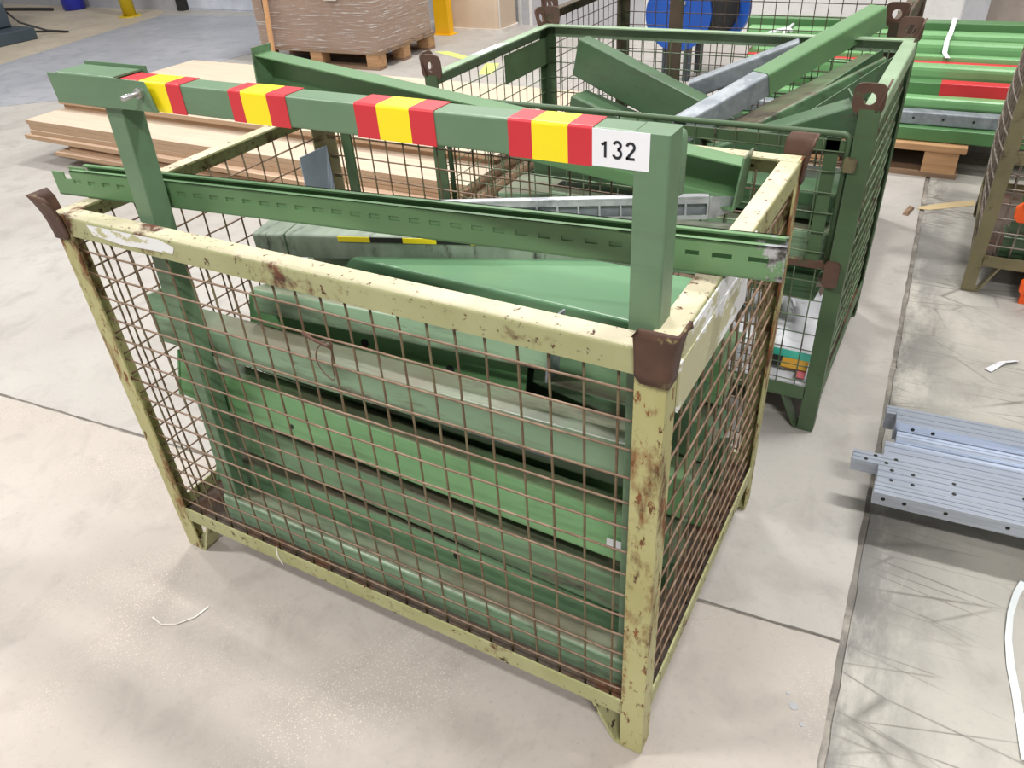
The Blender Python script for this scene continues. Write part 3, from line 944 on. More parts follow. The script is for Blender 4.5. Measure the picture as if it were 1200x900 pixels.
# more of the heap, deeper in
deep = [((0.06, 0.30, 0.16), (1.14, 0.33, 0.16), 0.08, 0.09, 'beamD', 'green beam on the crate floor in the second row from the front'),
        ((0.06, 0.42, 0.17), (1.14, 0.40, 0.17), 0.08, 0.10, 'beamA', 'green beam on the crate floor in the middle of the heap'),
        ((0.06, 0.56, 0.165), (1.15, 0.54, 0.165), 0.09, 0.10, 'beamB', 'green beam on the crate floor towards the back mesh'),
        ((0.06, 0.67, 0.165), (1.15, 0.665, 0.165), 0.08, 0.10, 'beamA', 'green beam on the crate floor along the back mesh'),
        ((0.08, 0.33, 0.28), (1.15, 0.30, 0.27), 0.09, 0.09, 'beamA', 'green beam in the second layer seen through the right mesh'),
        ((0.08, 0.46, 0.29), (1.15, 0.44, 0.285), 0.09, 0.10, 'beamC', 'pale green beam in the second layer seen through the right mesh'),
        ((0.08, 0.60, 0.29), (1.16, 0.60, 0.285), 0.10, 0.10, 'beamD', 'dark green beam in the second layer near the back mesh'),
        ((0.10, 0.34, 0.40), (1.16, 0.33, 0.39), 0.10, 0.10, 'beamB', 'deep green beam in the third layer with its end at the right mesh'),
        ((0.10, 0.50, 0.41), (1.155, 0.50, 0.40), 0.12, 0.10, 'beamA', 'green beam in the third layer behind the right mesh'),
        ((0.12, 0.36, 0.52), (1.15, 0.37, 0.51), 0.10, 0.10, 'beamD', 'dark green beam in the fourth layer with its end at the right mesh'),
        ((0.12, 0.52, 0.53), (1.16, 0.54, 0.52), 0.12, 0.10, 'beamB', 'deep green beam in the fourth layer towards the back'),
        ((0.20, 0.38, 0.605), (1.15, 0.38, 0.605), 0.10, 0.07, 'beamC', 'pale green beam just under the wide tray beam'),
        ((0.25, 0.655, 0.64), (1.13, 0.665, 0.715), 0.10, 0.07, 'beamC', 'pale green beam with flat top beside the galvanised rail')]
for p0, p1, w, h, m_, lb in deep:
    beam(lb, p0, p1, w, h, m_, 'front' if m_ != 'beamC' else 'top', group=G1)
# beam lying over the back-left corner, open side to the camera
beam('long green beam with end plates, sloping from the back-left corner of the foreground crate', (-0.112, 0.71, 0.966), (1.10, 0.695, 0.836), 0.055, 0.088, 'rail', 'back', group=G1, plates=(0, 1), plate_h=0.018, pm='beamA')
# white printed tag near the right end
tg = MB().box((1.075, 0.1205, 0.383), (1.108, 0.1215, 0.403)).build('printed_tag', 'white', None, (1.1, 0.118, 0.396))
tag(tg, 'small white printed tag on the glossy green beam behind the front mesh', 'tag')
# galvanised rail with windows
gv = thing('galvanised_rail', (0.5, 0.5, 0.735), 'galvanised metal rail with a row of square windows, behind the slotted rail', 'rail')
GV = (0.5, 0.5, 0.735)
g0, g1 = Vector((0.47, 0.43, 0.786)), Vector((1.055, 0.645, 0.803))
gd = (g1 - g0).normalized()
gs = gd.cross(Vector((0, 0, 1))).normalized()
gu = gs.cross(gd)
L = (g1 - g0).length
MB().obox(g0.lerp(g1, 0.5) + gu * 0.02 - gs * 0.006, gd * L / 2, gs * 0.008, gu * 0.0015).build('top_strip', 'galv', gv, GV)
MB().obox(g0.lerp(g1, 0.5) + gu * 0.0135, gd * L / 2, gs * 0.0012, gu * 0.0065).build('front_strip', 'galv', gv, GV)
MB().obox(g0.lerp(g1, 0.5) - gu * 0.0215, gd * L / 2, gs * 0.0012, gu * 0.004).build('front_strip', 'galv', gv, GV)
MB().obox(g0.lerp(g1, 0.5) - gs * 0.010, gd * L / 2, gs * 0.001, gu * 0.02).build('back_sheet', 'galv_beam', gv, GV)
nb = 15
for i_ in range(nb + 1):
    MB().obox(g0 + gd * (L * i_ / nb * 0.997 + 0.001) - gs * 0.005, gd * 0.0018, gs * 0.0065, gu * 0.021).build('cross_tab', 'galv', gv, GV)
e0 = g1 + gd * 0.002
MB().add([e0 + gu * 0.021 + gs * 0.001, e0 - gu * 0.025 + gs * 0.001, e0 + gd * 0.05 - gs * 0.035 - gu * 0.025, e0 + gd * 0.05 - gs * 0.035 + gu * 0.004,
          e0 + gu * 0.021 - gs * 0.001, e0 - gu * 0.025 - gs * 0.001, e0 + gd * 0.05 - gs * 0.037 - gu * 0.025, e0 + gd * 0.05 - gs * 0.037 + gu * 0.004],
         [(0, 1, 2, 3), (4, 5, 6, 7), (0, 1, 5, 4), (1, 2, 6, 5), (2, 3, 7, 6), (3, 0, 4, 7)]).build('end_flap', 'galv', gv, GV)

# ------------------------------------------------------------------ contents of the green crate
G2 = 'green beams in the crate with the folding flap'
TJ = (0.79, 1.27, 0.71)
tj = thing('steel_beam', TJ, 'topmost green beam jutting over the green crate corner, lower half bare grey', 'beam', G2)
ja, jb = Vector((0.79, 1.27, 0.745)), Vector((1.155, 1.92, 0.922))
jm = ja.lerp(jb, 0.40)
MB().prism(channel(0.058, 0.058, 0.004, 0, 'top'), jm, jb).build('painted_length', 'rail', tj, TJ)
MB().prism(channel(0.056, 0.056, 0.004, 0, 'top'), ja, jm).build('bare_length', 'galv_beam', tj, TJ)
MB().prism(channel(0.060, 0.060, 0.004, 0, 'top'), ja.lerp(jb, 0.385), ja.lerp(jb, 0.405)).build('joint_ridge', 'rail', tj, TJ)
beam('grey-green beam with open right end, just below the topmost jutting beam', (0.86, 1.32, 0.68), (1.19, 1.785, 0.815), 0.075, 0.06, 'beamA', 'top', group=G2)
beam('dark green beam with folded end near the back-right corner of the green crate', (0.95, 1.35, 0.66), (1.235, 1.745, 0.835), 0.06, 0.07, 'beamD', 'bottom', group=G2)
beam('green beam with thin end plate pointing at the right side of the green crate', (0.87, 1.30, 0.665), (1.20, 1.40, 0.778), 0.07, 0.075, 'beamD', 'front', group=G2, plates=(1,), plate_h=0.025)
beam('green beam sloping down from the back-left corner of the green crate', (0.30, 1.70, 0.815), (0.93, 1.48, 0.655), 0.05, 0.12, 'beamD', 'front', group=G2, lip=0.012)
beam('dark green beam under the sloping one at the back-left of the green crate', (0.32, 1.62, 0.665), (0.95, 1.455, 0.54), 0.08, 0.11, 'beamD', 'front', group=G2)
beam('grey galvanised beam leaning at the back mesh of the green crate', (0.68, 1.70, 0.735), (0.98, 1.77, 0.855), 0.045, 0.05, 'galv_beam', 'front', group=G2, name='galvanised_beam')
beam('pale green flat beam in the left half of the green crate', (0.16, 1.44, 0.43), (0.80, 1.44, 0.50), 0.18, 0.05, 'beamC', 'top', group=G2)
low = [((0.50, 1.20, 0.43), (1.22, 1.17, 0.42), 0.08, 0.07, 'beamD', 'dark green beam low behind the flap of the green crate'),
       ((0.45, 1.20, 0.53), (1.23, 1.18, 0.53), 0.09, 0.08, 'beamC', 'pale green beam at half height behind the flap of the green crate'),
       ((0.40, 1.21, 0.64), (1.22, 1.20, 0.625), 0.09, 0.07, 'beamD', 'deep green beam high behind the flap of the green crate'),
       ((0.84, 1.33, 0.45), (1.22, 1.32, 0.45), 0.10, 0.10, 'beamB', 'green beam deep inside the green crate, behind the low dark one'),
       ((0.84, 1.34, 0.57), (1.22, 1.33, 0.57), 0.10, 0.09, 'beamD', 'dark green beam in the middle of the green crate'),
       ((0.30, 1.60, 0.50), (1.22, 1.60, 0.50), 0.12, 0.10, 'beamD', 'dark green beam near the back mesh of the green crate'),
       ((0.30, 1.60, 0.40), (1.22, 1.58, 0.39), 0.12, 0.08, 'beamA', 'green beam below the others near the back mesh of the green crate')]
for p0, p1, w, h, m_, lb in low:
    beam(lb, p0, p1, w, h, m_, group=G2)
# timber bearers that carry the heap, crumpled sack with print below
for x_ in (0.35, 0.80):
    tag(MB().box((x_, 1.14, 0.114), (x_ + 0.07, 1.78, 0.34 if x_ > 1 else 0.34), 0.004).build('timber_bearer', 'pallet_old', None, (x_, 1.46, 0.114)),
        'old timber bearer under the beams in the green crate, ' + ('right one' if x_ > 0.5 else 'left one'), 'timber', 'timber bearers in the green crate')
rr = random.Random(4)
sk = thing('plastic_sack', (1.13, 1.24, 0.112), 'crumpled white plastic sack with teal and amber print, at the bottom of the green crate', 'sack')
SK = (1.13, 1.24, 0.112)
nx, ny = 14, 12
vs = []
for j in range(ny + 1):
    for i_ in range(nx + 1):
        u_, v_ = i_ / nx, j / ny
        e = min(u_, 1 - u_, v_, 1 - v_) * 2
        vs.append((0.93 + 0.335 * u_, 1.112 + 0.45 * v_, 0.116 + (0.08 + 0.15 * v_) * (max(e, 0.0) ** 0.5) * (0.75 + 0.5 * rr.random())))
fs = [(j * (nx + 1) + i_, j * (nx + 1) + i_ + 1, (j + 1) * (nx + 1) + i_ + 1, (j + 1) * (nx + 1) + i_) for j in range(ny) for i_ in range(nx)]
o_ = len(vs)
vs += [(x_, y_, 0.1135) for x_, y_, z_ in vs[:o_]]
fs += [tuple(i_ + o_ for i_ in f) for f in fs]
bd = [i_ for i_ in range(nx)]
for i_ in range(nx):
    fs += [(i_, i_ + 1, o_ + i_ + 1, o_ + i_), (ny * (nx + 1) + i_, ny * (nx + 1) + i_ + 1, o_ + ny * (nx + 1) + i_ + 1, o_ + ny * (nx + 1) + i_)]
for j in range(ny):
    fs += [(j * (nx + 1), (j + 1) * (nx + 1), o_ + (j + 1) * (nx + 1), o_ + j * (nx + 1)), (j * (nx + 1) + nx, (j + 1) * (nx + 1) + nx, o_ + (j + 1) * (nx + 1) + nx, o_ + j * (nx + 1) + nx)]
MB().add(vs, fs).build('sack', 'bag', sk, SK, True)
MB().obox((1.18, 1.170, 0.186), (0.055, 0, 0), (0, 0.012, 0.006), (0, -0.001, 0.002)).build('print', 'teal', sk, SK)
MB().obox((1.20, 1.142, 0.176), (0.035, 0, 0), (0, 0.012, 0.008), (0, -0.001, 0.002)).build('print', 'amber', sk, SK)
MB().obox((1.14, 1.142, 0.178), (0.024, 0, 0), (0, 0.012, 0.008), (0, -0.001, 0.002)).build('print', 'black', sk, SK)
MB().obox((1.222, 1.125, 0.160), (0.012, 0, 0), (0, 0.009, 0.008), (0, -0.001, 0.002)).build('print', 'pink', sk, SK)

# crate three holds a little, crate four: beams and orange clips
G4 = 'green beams in the olive crate'
for z_, m_, y_, nm_ in ((0.165, 'beamD', 2.22, 'lowest'), (0.245, 'beamA', 2.23, 'second lowest'), (0.325, 'beamB', 2.22, 'third lowest'), (0.41, 'beamC', 2.25, 'third highest'), (0.50, 'beamD', 2.26, 'second highest'), (0.59, 'beamB', 2.28, 'topmost')):
    beam('%s green beam of the pile in the olive crate at the right edge' % nm_, (1.665 + 0.1 * (z_ - 0.16), y_, z_), (2.70, y_ + 0.03, z_), 0.09, 0.075, m_, group=G4)
for (x_, z_, lb) in ((1.70, 0.285, 'orange plastic clip on the olive crate mesh, upper one'), (1.785, 0.03, 'orange plastic clip by the foot of the olive crate, lower one')):
    t_ = thing('plastic_clip', (x_, 2.115, z_), lb, 'clip', 'orange clips on the olive crate')
    MB().box((x_ - 0.03, 2.10, z_), (x_ + 0.05, 2.128, z_ + 0.06), 0.015).build('body', 'orange', t_, (x_, 2.115, z_))
    MB().box((x_ - 0.012, 2.092, z_ + 0.045), (x_ + 0.05, 2.11, z_ + 0.095), 0.012).build('tab', 'orange', t_, (x_, 2.115, z_))
    if z_ < 0.1:
        MB().box((x_ - 0.02, 2.10, 0.0), (x_ + 0.05, 2.13, z_ + 0.002)).build('foot', 'orange', t_, (x_, 2.115, z_))

# ------------------------------------------------------------------ pallet with bundled beams, behind right
PL = (0.2, 3.26, 0)
pt = thing('wooden_pallet', (1.0, 3.26, 0), 'old wooden pallet under the bundled green beams, right background', 'pallet', 'wooden pallets')
PB = (1.0, 3.26, 0)
for x_ in (0.30, 0.82, 1.335):
    for y_ in (3.26, 3.62, 3.96):
        MB().box((x_, y_, 0.022), (x_ + 0.145, y_ + 0.1, 0.122), 0.004).build('block', 'pallet', pt, PB)
for y_ in (3.26, 3.62, 3.96):
    MB().box((0.28, y_, 0), (1.49, y_ + 0.1, 0.022)).build('bottom_board', 'pallet_old', pt, PB)
for i_ in range(5):
    y_ = 3.255 + i_ * 0.18
    MB().box((0.28, y_, 0.122), (1.505, y_ + 0.13, 0.150), 0.003).build('top_board', 'pallet', pt, PB)
G5 = 'bundled beams on the pallet'


def roundbar(label, x0, x1, y, z, w, h, mat, r=0.016, name='steel_beam'):
    return tag(MB().prism(tubeprof(w, h, r), (x0, y, z), (x1, y + 0.02, z)).build(name, mat, None, (x0, y, z - h / 2)), label, 'beam', G5)


roundbar('flat dark green beam lying lowest on the pallet', 0.35, 2.5, 3.36, 0.182, 0.14, 0.06, 'pipe_dark', 0.006)
gb = thing('galvanised_beam', (0.4, 3.40, 0.213), 'grey galvanised beam with small holes along the front of the bundle', 'beam', G5)
GB = (0.4, 3.40, 0.213)
MB().prism(channel(0.06, 0.055, 0.003, 0, 'front'), (0.4, 3.36, 0.243), (2.5, 3.38, 0.243)).build('channel', 'galv_beam', gb, GB)
for i_ in range(16):
    x_ = 0.5 + i_ * 0.125
    MB().tube([(x_, 3.3275 + 0.0095 * (x_ - 0.4), 0.245), (x_, 3.336 + 0.0095 * (x_ - 0.4), 0.245)], 0.006, 8).build('bolt_hole', 'rubber', gb, GB)
roundbar('green rounded beam just above the galvanised one in the bundle', 0.38, 2.5, 3.44, 0.290, 0.07, 0.055, 'pipe')
rt = thing('steel_beam', (0.32, 3.52, 0.305), 'green beam with long red painted stretch in the bundle', 'beam', G5)
MB().prism(tubeprof(0.075, 0.065, 0.005), (0.32, 3.52, 0.334), (1.325, 3.53, 0.334)).build('green_stretch', 'pipe_dark', rt, (0.32, 3.52, 0.305))
MB().prism(tubeprof(0.0755, 0.0655, 0.005), (1.325, 3.53, 0.334), (2.5, 3.545, 0.334)).build('red_stretch', 'red', rt, (0.32, 3.52, 0.305))
roundbar('thick round green beam above the red one in the bundle', 0.38, 2.5, 3.62, 0.385, 0.08, 0.07, 'pipe', 0.022)
roundbar('thin red bar squeezed in the bundle', 0.36, 2.5, 3.69, 0.400, 0.04, 0.03, 'red', 0.006)
roundbar('thin green bar under the white strap', 0.36, 2.5, 3.74, 0.42, 0.05, 0.035, 'pipe', 0.01)
roundbar('round green beam under the white strap, lower one', 0.34, 2.5, 3.83, 0.445, 0.085, 0.075, 'pipe', 0.025)
roundbar('round green beam under the white strap, upper one', 0.30, 2.5, 3.95, 0.465, 0.09, 0.075, 'pipe', 0.025)
roundbar('square green beam at the very back of the bundle', 0.26, 2.5, 4.07, 0.485, 0.09, 0.09, 'pipe_dark', 0.006)
for k_, (y_, z_, w_) in enumerate(((3.57, 0.226, 0.17), (3.80, 0.265, 0.24), (4.0, 0.29, 0.15))):
    roundbar('inner green beam carrying the bundle, %s' % ('nearest', 'middle', 'farthest')[k_], 0.4, 2.45, y_, 0.152 + (z_ - 0.152), w_, 2 * (z_ - 0.152), 'pipe_dark', 0.006)
for k_, y_ in enumerate((3.83, 3.97)):
    pass
sx = 1.30
spath = [(sx + 0.02, 3.70, 0.435), (sx, 3.755, 0.446), (sx - 0.004, 3.80, 0.490), (sx - 0.004, 3.86, 0.490), (sx, 3.90, 0.505), (sx, 3.99, 0.512), (sx, 4.03, 0.537), (sx, 4.11, 0.540), (sx, 4.135, 0.50)]
q = MB()
for a, b in zip(spath[:-1], spath[1:]):
    a, b = Vector(a), Vector(b)
    d = (b - a)
    nrm = Vector((1, 0, 0)).cross(d).normalized()
    q.obox((a + b) / 2, (0.011, 0, 0), d / 2 * 1.03, nrm * 0.0012)
tag(q.build('binding_strap', 'strap', None, (sx, 3.9, 0.43)), 'white plastic binding strap over the bundled green beams', 'strap')
# white tie bow further left on the bundle
q = MB()
q.tube([(0.36, 3.70, 0.44), (0.42, 3.78, 0.49), (0.47, 3.84, 0.50), (0.52, 3.88, 0.505), (0.545, 3.84, 0.50)], 0.010, 7)
q.tube([(0.51, 3.76, 0.46), (0.515, 3.82, 0.50), (0.525, 3.96, 0.51)], 0.010, 7)
tag(q.build('plastic_tie', 'strap', None, (0.46, 3.8, 0.43), True), 'knotted white plastic tie on the left part of the bundle', 'tie')

# ------------------------------------------------------------------ blue drum reel behind
br = thing('cable_drum', (-0.35, 4.72, 0), 'round blue drum with bolted face, by the white wall', 'drum')
BR = (-0.35, 4.72, 0)
MB().tube([(-0.35, 4.62, 0.42), (-0.35, 4.66, 0.42)], 0.225, 40).build('face', 'blue', br, BR)
MB().tube([(-0.25, 4.66, 0.42), (-0.21, 4.95, 0.42)], 0.19, 32).build('barrel', 'rubber', br, BR, False)
MB().tube([(-0.18, 4.95, 0.42), (-0.175, 4.99, 0.42)], 0.225, 40).build('face', 'blue', br, BR)
for a in (0, 2.1, 4.2):
    x_, z_ = -0.35 + 0.05 * math.cos(a + 0.5), 0.47 + 0.05 * math.sin(a + 0.5)
    MB().tube([(x_, 4.62, z_), (x_, 4.60, z_)], 0.012, 8).build('bolt', 'zinc', br, BR)
MB().box((-0.45, 4.64, 0), (-0.41, 4.70, 0.30)).build('stand_leg', 'machine', br, BR)
MB().box((-0.30, 4.64, 0), (-0.26, 4.70, 0.30)).build('stand_leg', 'machine', br, BR)
MB().box((-0.30, 4.90, 0), (-0.26, 4.96, 0.30)).build('stand_leg', 'machine', br, BR)

# ------------------------------------------------------------------ plywood boards on the floor
GW = 'plywood boards stacked on the floor'
boards = [(-2.98, -0.40, 1.83, 3.02, 0.050, 0.022, 'ply', 0.004, 'lowest plywood board of the stack, set in from the left'),
          (-3.12, -0.36, 1.80, 3.04, 0.072, 0.022, 'ply2', 0.006, 'plywood board second from the bottom of the stack, poking out to the left'),
          (-3.03, -0.42, 1.84, 3.04, 0.094, 0.022, 'ply', -0.003, 'plywood board third from the bottom of the stack'),
          (-3.05, -0.40, 1.85, 3.05, 0.116, 0.022, 'ply2', 0.003, 'plywood board in the middle of the stack, edge in shade'),
          (-3.40, -0.30, 1.82, 3.08, 0.138, 0.025, 'ply2', -0.010, 'plywood board jutting out farthest at the left of the stack'),
          (-3.36, -0.34, 1.84, 3.10, 0.163, 0.025, 'ply', 0.006, 'plywood board under the pale upper one, long pale front edge'),
          (-3.37, -0.32, 1.85, 3.10, 0.188, 0.030, 'ply', 0.0, 'plywood board with broad pale top strip showing in front of the step'),
          (-3.385, -0.30, 1.85, 3.12, 0.218, 0.025, 'ply', 0.0, 'plywood board right below the step of the stack'),
          (-3.36, -0.32, 2.10, 3.13, 0.243, 0.032, 'ply2', 0.004, 'plywood board forming the riser of the step'),
          (-3.37, -0.28, 2.08, 3.14, 0.275, 0.025, 'ply', 0.0, 'topmost pale plywood board of the stack on the floor')]
for x0, x1, y0, y1, z_, th_, m_, rz, lb in boards:
    o = MB().box((0, 0, 0), (x1 - x0, y1 - y0, th_ - 0.0015)).build('plywood_board', m_)
    o.location = (x0, y0, z_)
    o.rotation_euler = (0, 0, rz)
    tag(o, lb, 'board', GW)
for k_, x_ in enumerate((-2.8, -1.7, -0.6)):
    tag(MB().box((x_, 1.85, 0), (x_ + 0.08, 3.0, 0.05)).build('timber_bearer', 'pallet_old', None, (x_, 2.4, 0)), 'squared timber under the plywood stack, %s' % ('left one', 'middle one', 'right one')[k_], 'timber', 'timbers under the plywood')

# ------------------------------------------------------------------ wrapped carton on its pallet, stick
wp = thing('wooden_pallet', (-3.3, 4.7, 0), 'wooden pallet under the film-wrapped carton', 'pallet', 'wooden pallets', rz=0.03)


def wpart(lo, hi, name, mat, bev=0.0):
    return MB().box(lo, hi, bev).build(name, mat, wp)


for x_ in (-0.62, -0.07, 0.50):
    for y_ in (-0.40, -0.05, 0.33):
        wpart((x_, y_, 0.022), (x_ + 0.12, y_ + 0.1, 0.115), 'block', 'pallet', 0.003)
for y_ in (-0.40, -0.05, 0.33):
    wpart((-0.62, y_, 0), (0.62, y_ + 0.1, 0.022), 'bottom_board', 'pallet_old')
for i_ in range(5):
    y_ = -0.405 + i_ * 0.178
    wpart((-0.63, y_, 0.115), (0.63, y_ + 0.13, 0.14), 'top_board', 'pallet_old')
ct = thing('wrapped_carton', (-3.3, 4.7, 0.141), 'large brown carton wrapped in shiny stretch film on a pallet', 'carton', rz=0.03)
MB().box((-0.60, -0.38, 0.001), (0.60, 0.42, 0.93)).build('carton', 'carton', ct)
MB().box((-0.60, -0.383, 0.001), (-0.50, -0.38, 0.93)).build('carton_flap', 'carton', ct)
MB().box((-0.49, -0.39, 0.001), (-0.475, -0.38, 0.93)).build('corner_strip', 'rubber', ct)
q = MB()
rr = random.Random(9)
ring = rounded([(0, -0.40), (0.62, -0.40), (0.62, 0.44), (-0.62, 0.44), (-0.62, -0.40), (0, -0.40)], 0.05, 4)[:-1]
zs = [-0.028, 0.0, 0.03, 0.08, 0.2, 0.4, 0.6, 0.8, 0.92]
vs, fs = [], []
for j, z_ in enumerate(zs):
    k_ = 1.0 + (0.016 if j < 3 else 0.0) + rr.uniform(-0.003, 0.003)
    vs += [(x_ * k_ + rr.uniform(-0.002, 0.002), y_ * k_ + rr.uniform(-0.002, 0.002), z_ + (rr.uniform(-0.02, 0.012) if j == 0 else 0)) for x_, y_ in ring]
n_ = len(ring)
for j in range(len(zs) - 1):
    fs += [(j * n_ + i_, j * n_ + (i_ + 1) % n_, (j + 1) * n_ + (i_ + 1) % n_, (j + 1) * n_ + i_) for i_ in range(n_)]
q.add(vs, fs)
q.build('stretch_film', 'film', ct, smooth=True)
MB().box((0.18, -0.412, 0.36), (0.30, -0.408, 0.75)).build('document_pouch', 'bin_edge', ct)
sk_ = MB().prism(tubeprof(0.036, 0.024, 0.003), (-3.72, 4.235, 0.0), (-3.66, 4.262, 0.98), (0, 1, 0)).build('wooden_stick', 'stick', None, (-3.72, 4.24, 0))
tag(sk_, 'thin wooden stick leaning upright against the wrapped carton', 'stick')

# ------------------------------------------------------------------ yellow post, beige bin, machine, barrel, bollard at the back
yp = thing('yellow_post', (-2.96, 5.70, 0), 'bright yellow flat steel guard post by the beige bin', 'post')
MB().box((-3.03, 5.66, 0), (-2.88, 5.74, 1.1), 0.006).build('upright', 'bollard', yp, (-2.96, 5.70, 0))
MB().box((-3.06, 5.63, 0), (-2.85, 5.77, 0.006)).build('base_plate', 'bollard', yp, (-2.96, 5.70, 0))
bb = thing('plastic_bin', (-2.68, 5.98, 0), 'beige rounded container standing against the grey wall', 'bin')
BB = (-2.68, 5.98, 0)
MB().prism(tubeprof(0.60, 0.34, 0.05), (-2.73, 6.0, 0.03), (-2.73, 6.0, 0.95), (0, 1, 0)).build('body', 'bin', bb, BB, False)
MB().prism(tubeprof(0.64, 0.37, 0.06), (-2.73, 6.0, 0.0), (-2.73, 6.0, 0.035), (0, 1, 0)).build('base_rim', 'bin_edge', bb, BB)
MB().prism(tubeprof(0.012, 0.012, 0.003), (-2.433, 5.84, 0.03), (-2.433, 5.84, 0.95), (0, 1, 0)).build('edge_strip', 'bin_edge', bb, BB)
mc = thing('machine_foot', (-8.2, 3.9, 0), 'dark grey machine foot with stepped block, far left background', 'machine')
MC = (-8.2, 3.9, 0)
MB().box((-9.2, 3.3, 0), (-7.44, 4.52, 0.12), 0.01).build('plinth', 'machine', mc, MC)
MB().box((-9.0, 3.6, 0.12), (-7.72, 4.45, 0.36), 0.02).build('block', 'machine', mc, MC)
MB().box((-9.0, 3.7, 0.36), (-8.05, 4.4, 1.5), 0.02).build('column', 'machine', mc, MC)
tag(MB().tube([(-7.80, 4.465, 0.30), (-7.72, 4.55, 0.15), (-7.55, 4.72, 0.045), (-7.40, 4.86, 0.012), (-7.6, 4.84, 0.012), (-7.9, 4.76, 0.012), (-8.3, 4.75, 0.012)], 0.011, 7).build('power_cable', 'cable', None, (-7.5, 4.9, 0), True), 'black cable running from the dark grey machine foot onto the floor', 'cable')
tag(MB().tube([(-10.2, 5.75, 0.02), (-9.6, 5.85, 0.02), (-9.2, 5.9, 0.02)], 0.02, 7).build('floor_hose', 'cable', None, (-9.6, 5.85, 0), True), 'dark hose on the floor beside the blue canister', 'hose')
can = thing('canister', (-8.95, 6.05, 0), 'cobalt blue plastic canister on the floor, far left', 'canister')
MB().tube([(-8.95, 6.05, 0), (-8.95, 6.05, 0.02), (-8.95, 6.05, 0.30), (-8.95, 6.05, 0.36), (-8.95, 6.05, 0.40)], [0.12, 0.14, 0.14, 0.12, 0.04], 18).build('body', 'cobalt', can, (-8.95, 6.05, 0), True)
MB().tube([(-8.95, 6.05, 0.40), (-8.95, 6.05, 0.43)], 0.035, 12).build('cap', 'rubber', can, (-8.95, 6.05, 0))
yb = thing('guard_bollard', (-7.55, 5.80, 0), 'worn yellow guard bollard left of the white door', 'bollard')
MB().tube([(-7.55, 5.80, 0), (-7.55, 5.80, 1.0), (-7.55, 5.80, 1.04)], [0.075, 0.075, 0.05], 18).build('tube', 'bollard2', yb, (-7.55, 5.80, 0), True)
MB().tube([(-7.55, 5.80, 0), (-7.55, 5.80, 0.012)], 0.13, 18).build('base_plate', 'bollard2', yb, (-7.55, 5.80, 0))

# ------------------------------------------------------------------ aluminium profiles at the right
GA = 'aluminium profiles at the right edge'
dx_, dy_ = math.cos(0.06), math.sin(0.06)


def profile(label, x0, y0, z, w, h, L=1.3, holes=(), side=()):
    """flat box profile along its length with grooves and drilled holes; origin at its near left lower edge"""
    t_ = thing('aluminium_profile', (x0, y0, z), label, 'profile', GA, rz=0.075)
    gq = 0.0022
    outline = [(0, 0), (0, h), (w * 0.30, h), (w * 0.31, h - gq), (w * 0.34, h - gq), (w * 0.35, h), (w * 0.65, h), (w * 0.66, h - gq), (w * 0.69, h - gq), (w * 0.70, h), (w, h), (w, 0)]
    n = len(outline)
    MB().add([(0, a, b) for a, b in outline] + [(L, a, b) for a, b in outline], [tuple(range(n)), tuple(range(n, 2 * n))] + [(i, (i + 1) % n, (i + 1) % n + n, i + n) for i in range(n)]).build('bar', 'alu', t_)
    for (hx, hy) in holes:
        MB().tube([(hx, hy * w, h + 0.0004), (hx, hy * w, h - 0.004)], 0.0048, 10).build('drilled_hole', 'rubber', t_)
    for (hx, hz) in side:
        MB().tube([(hx, -0.0004, hz * h), (hx, 0.004, hz * h)], 0.0048, 10).build('drilled_hole', 'rubber', t_)
    return t_


zA = 0.105
hs = [0.022, 0.066, 0.152, 0.27, 0.36]
profile('front aluminium profile with a row of holes in its side face', 1.468, 0.748, zA, 0.040, 0.034, side=[(x_, 0.55) for x_ in (0.022, 0.066, 0.15, 0.27, 0.4)])
profile('wide aluminium profile with paired holes behind the front one', 1.468, 0.789, zA, 0.062, 0.034, holes=[(x_, yy) for x_ in (0.03, 0.075, 0.16, 0.30) for yy in (0.22, 0.80)])
profile('aluminium profile poking out farthest to the left, with four holes', 1.405, 0.848, zA, 0.040, 0.034, holes=[(0.03, 0.25), (0.05, 0.75), (0.075, 0.25), (0.095, 0.75)])
profile('plain aluminium profile between the poking one and the stepped ones', 1.470, 0.895, zA, 0.06, 0.030)
profile('lower channel profile under the rear stepped profile', 1.488, 0.958, zA, 0.035, 0.040, side=[(0.03, 0.6), (0.075, 0.6), (0.235, 0.6)])
profile('rear aluminium profile with raised edge and two holes', 1.478, 0.994, zA + 0.01, 0.05, 0.055, side=[(0.04, 0.75), (0.085, 0.75)])
profile('short stepped profile end behind the rear profiles', 1.452, 1.046, zA, 0.035, 0.050)
tag(MB().box((2.05, 0.70, 0), (2.17, 1.3, zA), 0.004).build('timber_bearer', 'pallet', None, (2.1, 1.0, 0)), 'timber bearer under the aluminium profiles, just beyond the right edge', 'timber')

# ------------------------------------------------------------------ small litter on the floor


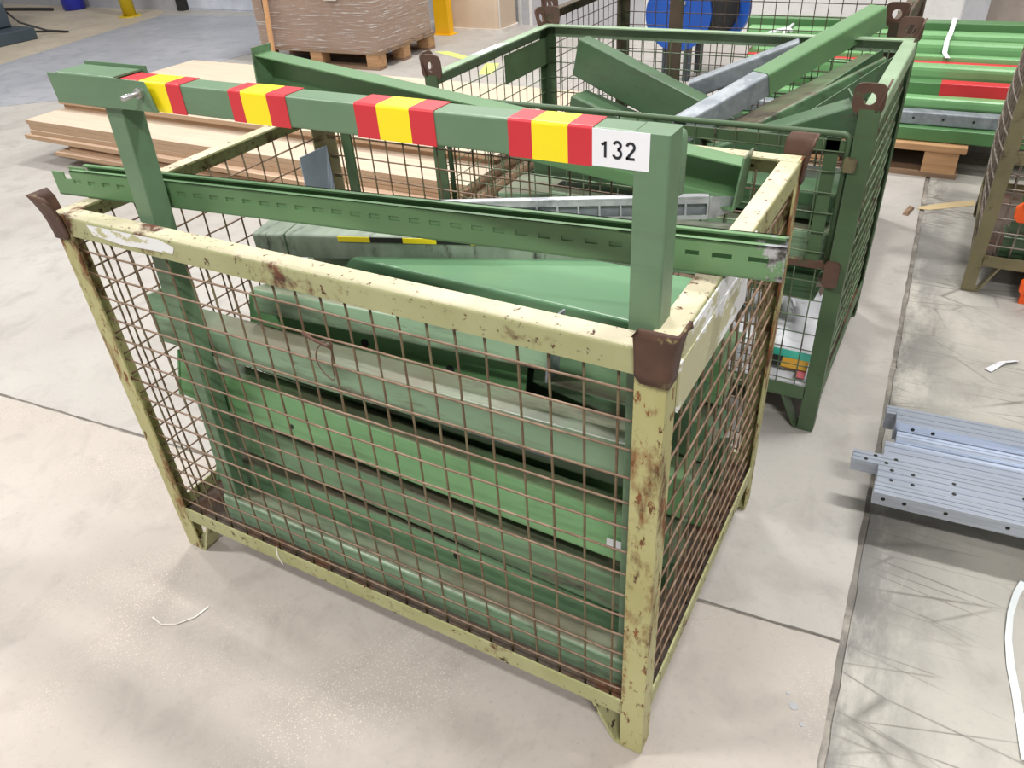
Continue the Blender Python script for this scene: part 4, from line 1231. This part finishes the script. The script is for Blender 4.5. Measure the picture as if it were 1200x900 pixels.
def ribbon(name, label, cat, path, w, mat, flat=True):
    q = MB()
    P = [Vector(p) for p in path]
    vs = []
    for i_, p_ in enumerate(P):
        d = (P[min(i_ + 1, len(P) - 1)] - P[max(i_ - 1, 0)]).normalized()
        s = d.cross(Vector((0, 0, 1))).normalized()
        tw = 0.9 * math.sin(i_ * 0.9)
        s2 = s * math.cos(tw * 0.5) + Vector((0, 0, 1)) * math.sin(tw * 0.5)
        vs += [p_ + s2 * w / 2 + Vector((0, 0, 0.001)), p_ - s2 * w / 2 + Vector((0, 0, 0.001)), p_ - s2 * w / 2, p_ + s2 * w / 2]
    fs = [(0, 1, 2, 3), tuple(len(vs) - 4 + k_ for k_ in range(4))]
    for i_ in range(len(P) - 1):
        a = i_ * 4
        fs += [(a + k_, a + (k_ + 1) % 4, a + 4 + (k_ + 1) % 4, a + 4 + k_) for k_ in range(4)]
    q.add(vs, fs)
    return tag(q.build(name, mat, None, tuple(P[0])), label, cat)


ribbon('strap_end', 'white plastic strap curling on the floor at the lower right edge', 'strap',
       [(1.80, 0.745, 0.006), (1.787, 0.70, 0.006), (1.778, 0.64, 0.005), (1.776, 0.57, 0.005), (1.782, 0.50, 0.005), (1.792, 0.44, 0.005), (1.800, 0.38, 0.005), (1.81, 0.30, 0.005)], 0.014, 'strap')
ribbon('paper_scrap', 'small pale paper strip on the floor beside the right aisle', 'paper', [(1.695, 1.61, 0.003), (1.73, 1.67, 0.006), (1.77, 1.70, 0.004)], 0.022, 'bag')
ribbon('string_scrap', 'thin white string scrap on the floor before the foreground crate', 'string', [(0.10, -0.20, 0.002), (0.135, -0.205, 0.002), (0.165, -0.19, 0.002), (0.19, -0.155, 0.002), (0.195, -0.12, 0.002)], 0.004, 'string')
tag(MB().tube([(0.345, -0.004, 0.158), (0.35, -0.012, 0.140), (0.36, -0.013, 0.118)], 0.0014, 5).build('string_scrap', 'string', None, (0.35, -0.01, 0.118)), 'tiny white thread hanging on the bottom rail of the foreground crate', 'string')
tag(MB().add([(1.32, 2.76, 0), (1.345, 2.75, 0), (1.36, 2.85, 0), (1.335, 2.855, 0), (1.325, 2.77, 0.012), (1.34, 2.76, 0.014), (1.355, 2.84, 0.01), (1.338, 2.845, 0.012)],
             [(0, 1, 2, 3), (4, 5, 6, 7), (0, 1, 5, 4), (1, 2, 6, 5), (2, 3, 7, 6), (3, 0, 4, 7)]).build('wood_splinter', 'pallet_old', None, (1.34, 2.8, 0)), 'brown wood splinter on the floor joint in the aisle', 'splinter')
